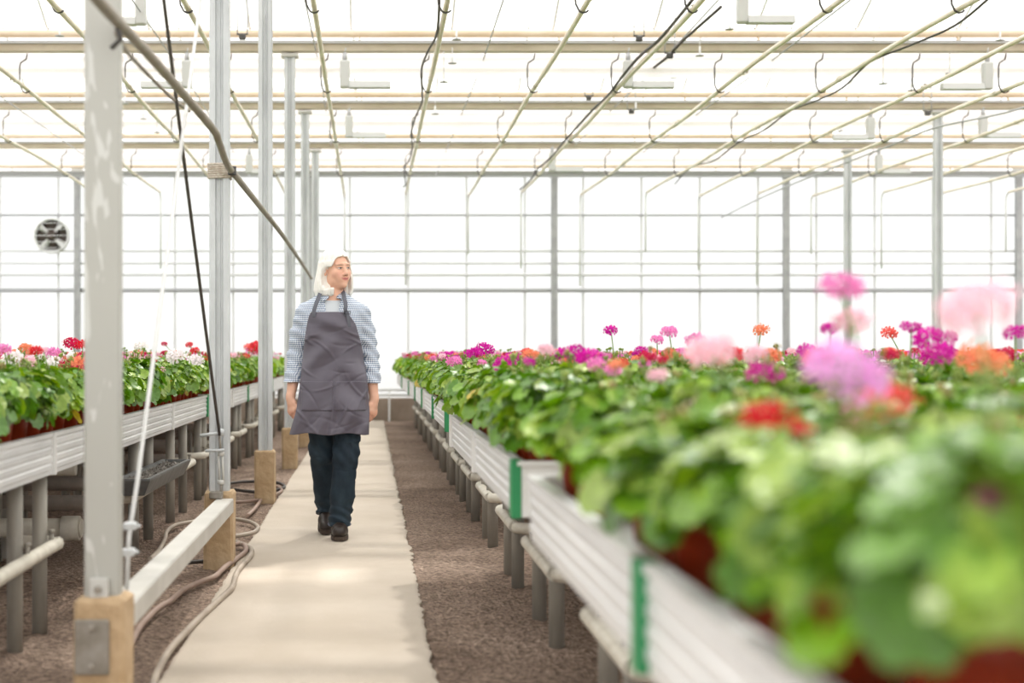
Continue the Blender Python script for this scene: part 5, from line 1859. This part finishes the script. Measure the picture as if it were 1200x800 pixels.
# ---- apron: cloth laid over the front of the body
APR = [(0.58, -0.045, 0.006, 0.24, 0.178), (0.7, -0.042, 0.006, 0.228, 0.17), (0.82, -0.036, 0.008, 0.212, 0.16), (0.92, -0.032, 0.01, 0.2, 0.156), (1.02, -0.03, 0.004, 0.182, 0.144), (1.12, -0.03, -0.004, 0.176, 0.142), (1.2, -0.03, -0.009000000000000001, 0.178, 0.144), (1.28, -0.03, -0.004, 0.18, 0.134), (1.34, -0.03, 0.006, 0.18, 0.12)]
zE = [loc(0, py)[2] for py in (507, 480, 455, 430, 407, 395, 380, 372, 366)]
xl_ = [loc(px, 400)[0] for px in (340, 348, 351.5, 354, 356.5, 358, 360.5, 362.5, 365)]
xr_ = [loc(px, 400)[0] for px in (432.5, 433, 431.5, 428.5, 424.5, 421.5, 417, 411.5, 406.5)]
def apron_fold(X, Y, Z):
    # soft drag lines from the hips towards the middle, a crease where the front leg swings, and small rumples
    g1 = .006 * np.sin((Z * 26 + X * 22)) * np.exp(-((X - .09) / .10) ** 2 - ((Z - .86) / .20) ** 2)
    g2 = .007 * np.exp(-((X + .020 - (Z - .75) * .10) / .016) ** 2) * np.clip((1.02 - Z) / .25, 0, 1)
    g3 = .010 * np.exp(-((X - .10) / .09) ** 2 - ((Z - .70) / .12) ** 2)
    g4 = .006 * np.sin(Z * 34 - X * 30 + 1.0) * np.exp(-((X + .09) / .08) ** 2 - ((Z - 1.02) / .14) ** 2)
    g5 = .0055 * np.sin((X * 46 - Z * 20)) * np.clip((.80 - Z) / .15, 0, 1)
    g6 = .005 * np.sin(Z * 48 + X * 20) * np.exp(-((X + .05) / .10) ** 2 - ((Z - 1.20) / .08) ** 2)
    return 1.7 * (g1 + g2 + g3 + g4 + g5 + g6) + creases(X, Y, Z, 14, 30, .62, 1.26, .0036, (-.22, .16), .0065) + .010 * np.exp(-((X - .03 - (Z - .70) * .55) / .010) ** 2) * np.exp(-((Z - .70) / .07) ** 2) + .0018 * vnoise((X, Y, Z), 60, 31)
f = Field(axis([(-.34, .26, .004)]), axis([(-.24, .06, .004)]), axis([(.55, 1.34, .004)]))
sl, d = f.loft(APR, fold=apron_fold, power=2.25); f.D[:] = .05; f.union(sl, d, 0)
X, Y, Z = np.meshgrid(f.xs, f.ys, f.zs, indexing='ij', sparse=True)
lb = np.interp(Z, zE, xl_); rb_ = np.interp(Z, zE, xr_)
hem = zE[0] + .006 * np.sin(X * 30)
lim = np.maximum(np.maximum(lb - X, X - rb_), np.maximum(hem - Z, Z - zE[-1]))
inner = -(f.D + .014)
f.D = np.maximum(np.maximum(f.D, lim + 0 * Y), np.maximum(inner, Y - .02 + 0 * X + 0 * Z)).astype(np.float32)
V, Q = f.mesh()
AP = wear('apron', smooth_np(V, Q, 1, .3), Q, M['apron'])
# pocket: a second layer with its own edge, split down the middle
def apron_patch(name, x0, x1, z0, z1, th, mat, parent, grow=.004):
    f = Field(axis([(-.34, .26, .004)]), axis([(-.24, .06, .0035)]), axis([(z0 - .02, z1 + .02, .004)]))
    sl, d = f.loft(APR, off=0, fold=apron_fold, power=2.25, zr=(.56, 1.34)); f.union(sl, d, 0)
    X, Y, Z = np.meshgrid(f.xs, f.ys, f.zs, indexing='ij', sparse=True)
    lim = np.maximum(np.maximum(x0 - X, X - x1), np.maximum(z0 - Z, Z - z1))
    f.D = np.maximum(np.maximum(f.D - th, lim + 0 * Y), np.maximum(-(f.D + .001), Y + 0 * X + 0 * Z)).astype(np.float32)
    V, Q = f.mesh()
    return link(name, mesh_np(name, V, Q, mat, True), parent)
zp1, zp0 = loc(0, 446)[2], loc(0, 480)[2]
apron_patch('pocket', loc(352, 400)[0] + .012, loc(391, 400)[0], zp0, zp1, .0055, M['apron'], AP)
apron_patch('pocket', loc(393.5, 400)[0], loc(429, 400)[0], zp0, zp1, .0055, M['apron'], AP)
# straps up to the neck, buckle and hanging end
def ribbon(pts, w, nrm, th=.003):
    pts = [Vector(p) for p in spline(pts, 5)]
    b = MB(); vs = []
    for i, p in enumerate(pts):
        t = (pts[min(i + 1, len(pts) - 1)] - pts[max(i - 1, 0)]).normalized()
        n = Vector(nrm); sd = t.cross(n).normalized(); n = sd.cross(t).normalized()
        for a, c in ((-1, 1), (1, 1), (1, -1), (-1, -1)):
            vs.append(p + sd * a * w / 2 + n * c * th / 2)
    n_ = len(pts)
    fs = []
    for i in range(n_ - 1):
        for k in range(4):
            fs.append((i * 4 + k, i * 4 + (k + 1) % 4, i * 4 + 4 + (k + 1) % 4, i * 4 + 4 + k))
    fs += [(3, 2, 1, 0), tuple((n_ - 1) * 4 + k for k in range(4))]
    b.add(vs, fs)
    return b
bl, br_ = loc(367.5, 367, -.128), loc(405, 366, -.126)
ribbon([bl + [0, -.004, -.02], bl + [.003, -.003, .015], loc(370.5, 356, -.118), loc(373, 349, -.088), loc(375, 344, -.045), loc(377, 340, .02), loc(384, 337, .075)], .022, (0, -1, .3)).build('strap', M['apron_light'], AP)
ribbon([br_ + [0, -.004, -.02], br_ + [-.001, -.004, .02], loc(405, 356, -.118), loc(403.5, 349, -.088), loc(402.5, 344, -.045), loc(400, 339, .02), loc(394, 336, .075)], .022, (0, -1, .3)).build('strap', M['apron_light'], AP)
ribbon([loc(407, 365, -.136), loc(408.5, 374, -.139), loc(409.5, 383, -.138)], .018, (0, -1, .1)).build('strap_end', M['apron_light'], AP)
M['buckle'] = pbr('dark_metal_buckle', (.08, .08, .085), .35, .8)
b = MB(); c = loc(407, 366, -.137)
b.tube([c + np.array(q) for q in ((-.016, 0, -.009), (.016, 0, -.009), (.016, 0, .009), (-.016, 0, .009), (-.016, 0, -.009))], .0028, 6)
b.build('buckle', M['buckle'], AP)
# waist tie showing at the side
b = ribbon([loc(357.5, 407, -.055), loc(355, 407.5, -.02), loc(354, 408, .03)], .026, (-1, 0, 0)); b.build('waist_tie', M['apron_light'], AP)

# ---- bobbed hair
f = Field(axis([(-.20, .14, .003)]), axis([(-.16, .20, .003)]), axis([(1.34, 1.70, .003)]))
X, Y, Z = np.meshgrid(f.xs, f.ys, f.zs, indexing='ij', sparse=True)
lx, ly, lz = [((X - HC[0]) * HR[0, q] + (Y - HC[1]) * HR[1, q] + (Z - HC[2]) * HR[2, q]) / HS for q in range(3)]
ALL = (slice(None),) * 3
f.ell(hd(0, .018, .046), np.array((.090, .108, .096)) * HS, HR, .0)
# the bob: a bell that swells towards its turned-under ends
tb = np.array([(-.172, .090, .092, .040), (-.158, .114, .116, .040), (-.125, .125, .125, .038), (-.07, .121, .122, .030), (0, .108, .116, .022), (.05, .095, .108, .018)])
a_ = np.interp(lz, tb[:, 0], tb[:, 1]); b__ = np.interp(lz, tb[:, 0], tb[:, 2]); cy_ = np.interp(lz, tb[:, 0], tb[:, 3])
q = np.sqrt((lx / a_) ** 2 + ((ly - cy_) / b__) ** 2)
d = np.maximum((q - 1) * .10, np.maximum(-.168 - lz, lz - .05)) * HS
f.union(ALL, d.astype(np.float32), .02)
ang = np.arctan2(ly - .02, lx)
f.D += (.0016 * np.sin(ang * 30 + 4 * np.sin(lz * 18)) * np.clip((.10 - lz) / .12, 0, 1) + .0015 * np.sin(ang * 13 + lz * 14)).astype(np.float32)
# face opening: a tall oval with the parting above it, closing in to the jaw
wo = .074 * np.clip(1 - (np.abs(lz + .035) / .116) ** 2.7, .0001, 1) ** (1 / 2.7)
wo = np.where(lz < -.035, .067 - .05 * np.clip(-.10 - lz, 0, .1), wo)
fo = np.maximum(np.abs(lx - .006) - wo, np.maximum(ly + .020, lz - .085)) * HS
f.cut(ALL, fo.astype(np.float32), .016)
# swept back from the cheek on the near side so the ear lobe shows
side = np.sqrt(((lx + .085) / .042) ** 2 + ((ly + .028) / .045) ** 2 + ((lz + .050) / .062) ** 2) - 1
f.cut(ALL, (side * .042).astype(np.float32), .022)
neck = np.maximum((np.sqrt((lx / .058) ** 2 + ((ly + .04) / .085) ** 2) - 1) * .06, lz + .04) * HS
f.cut(ALL, neck.astype(np.float32), .008)
V, Q = f.mesh()
wear('hair', smooth_np(V, Q, 2, .4), Q, M['hair'])
# ---------------------------------------------------------------- light and camera
wd = bpy.data.worlds.new('overcast_sky')
SC.world = wd
wd.use_nodes = True
nt = wd.node_tree
bg = nt.nodes['Background']
bg.inputs['Color'].default_value = (1.0, .992, .978, 1)
bg.inputs['Strength'].default_value = 1.9

sd = bpy.data.lights.new('sun', 'SUN')
sd.energy = 4.6
sd.angle = math.radians(2.5)
sd.color = (1.0, .965, .91)
so = bpy.data.objects.new('sun', sd)
COL.objects.link(so)
so.rotation_euler = SUN_EUL

cd = bpy.data.cameras.new('camera')
cam = bpy.data.objects.new('camera', cd)
COL.objects.link(cam)
cam.location = (0, 0, CZ)
cam.rotation_euler = (math.pi / 2, 0, 0)
cd.sensor_width = 36
cd.lens = F / 1200 * 36
cd.shift_x = (600 - VX) / 1200
cd.shift_y = -(400 - VY) / 1200
cd.clip_start = .05
cd.clip_end = 200
cd.dof.use_dof = True
cd.dof.focus_distance = 8.0
cd.dof.aperture_fstop = 2.0
SC.camera = cam

SC.view_settings.view_transform = 'Standard'
SC.view_settings.look = 'None'
SC.view_settings.exposure = 0
SC.view_settings.gamma = 1
SC.view_settings.use_curve_mapping = False
SC.cycles.use_denoising = True
SC.cycles.max_bounces = 10
SC.cycles.diffuse_bounces = 5
SC.cycles.transmission_bounces = 6
SC.cycles.transparent_max_bounces = 12
SC.cycles.sample_clamp_indirect = 8
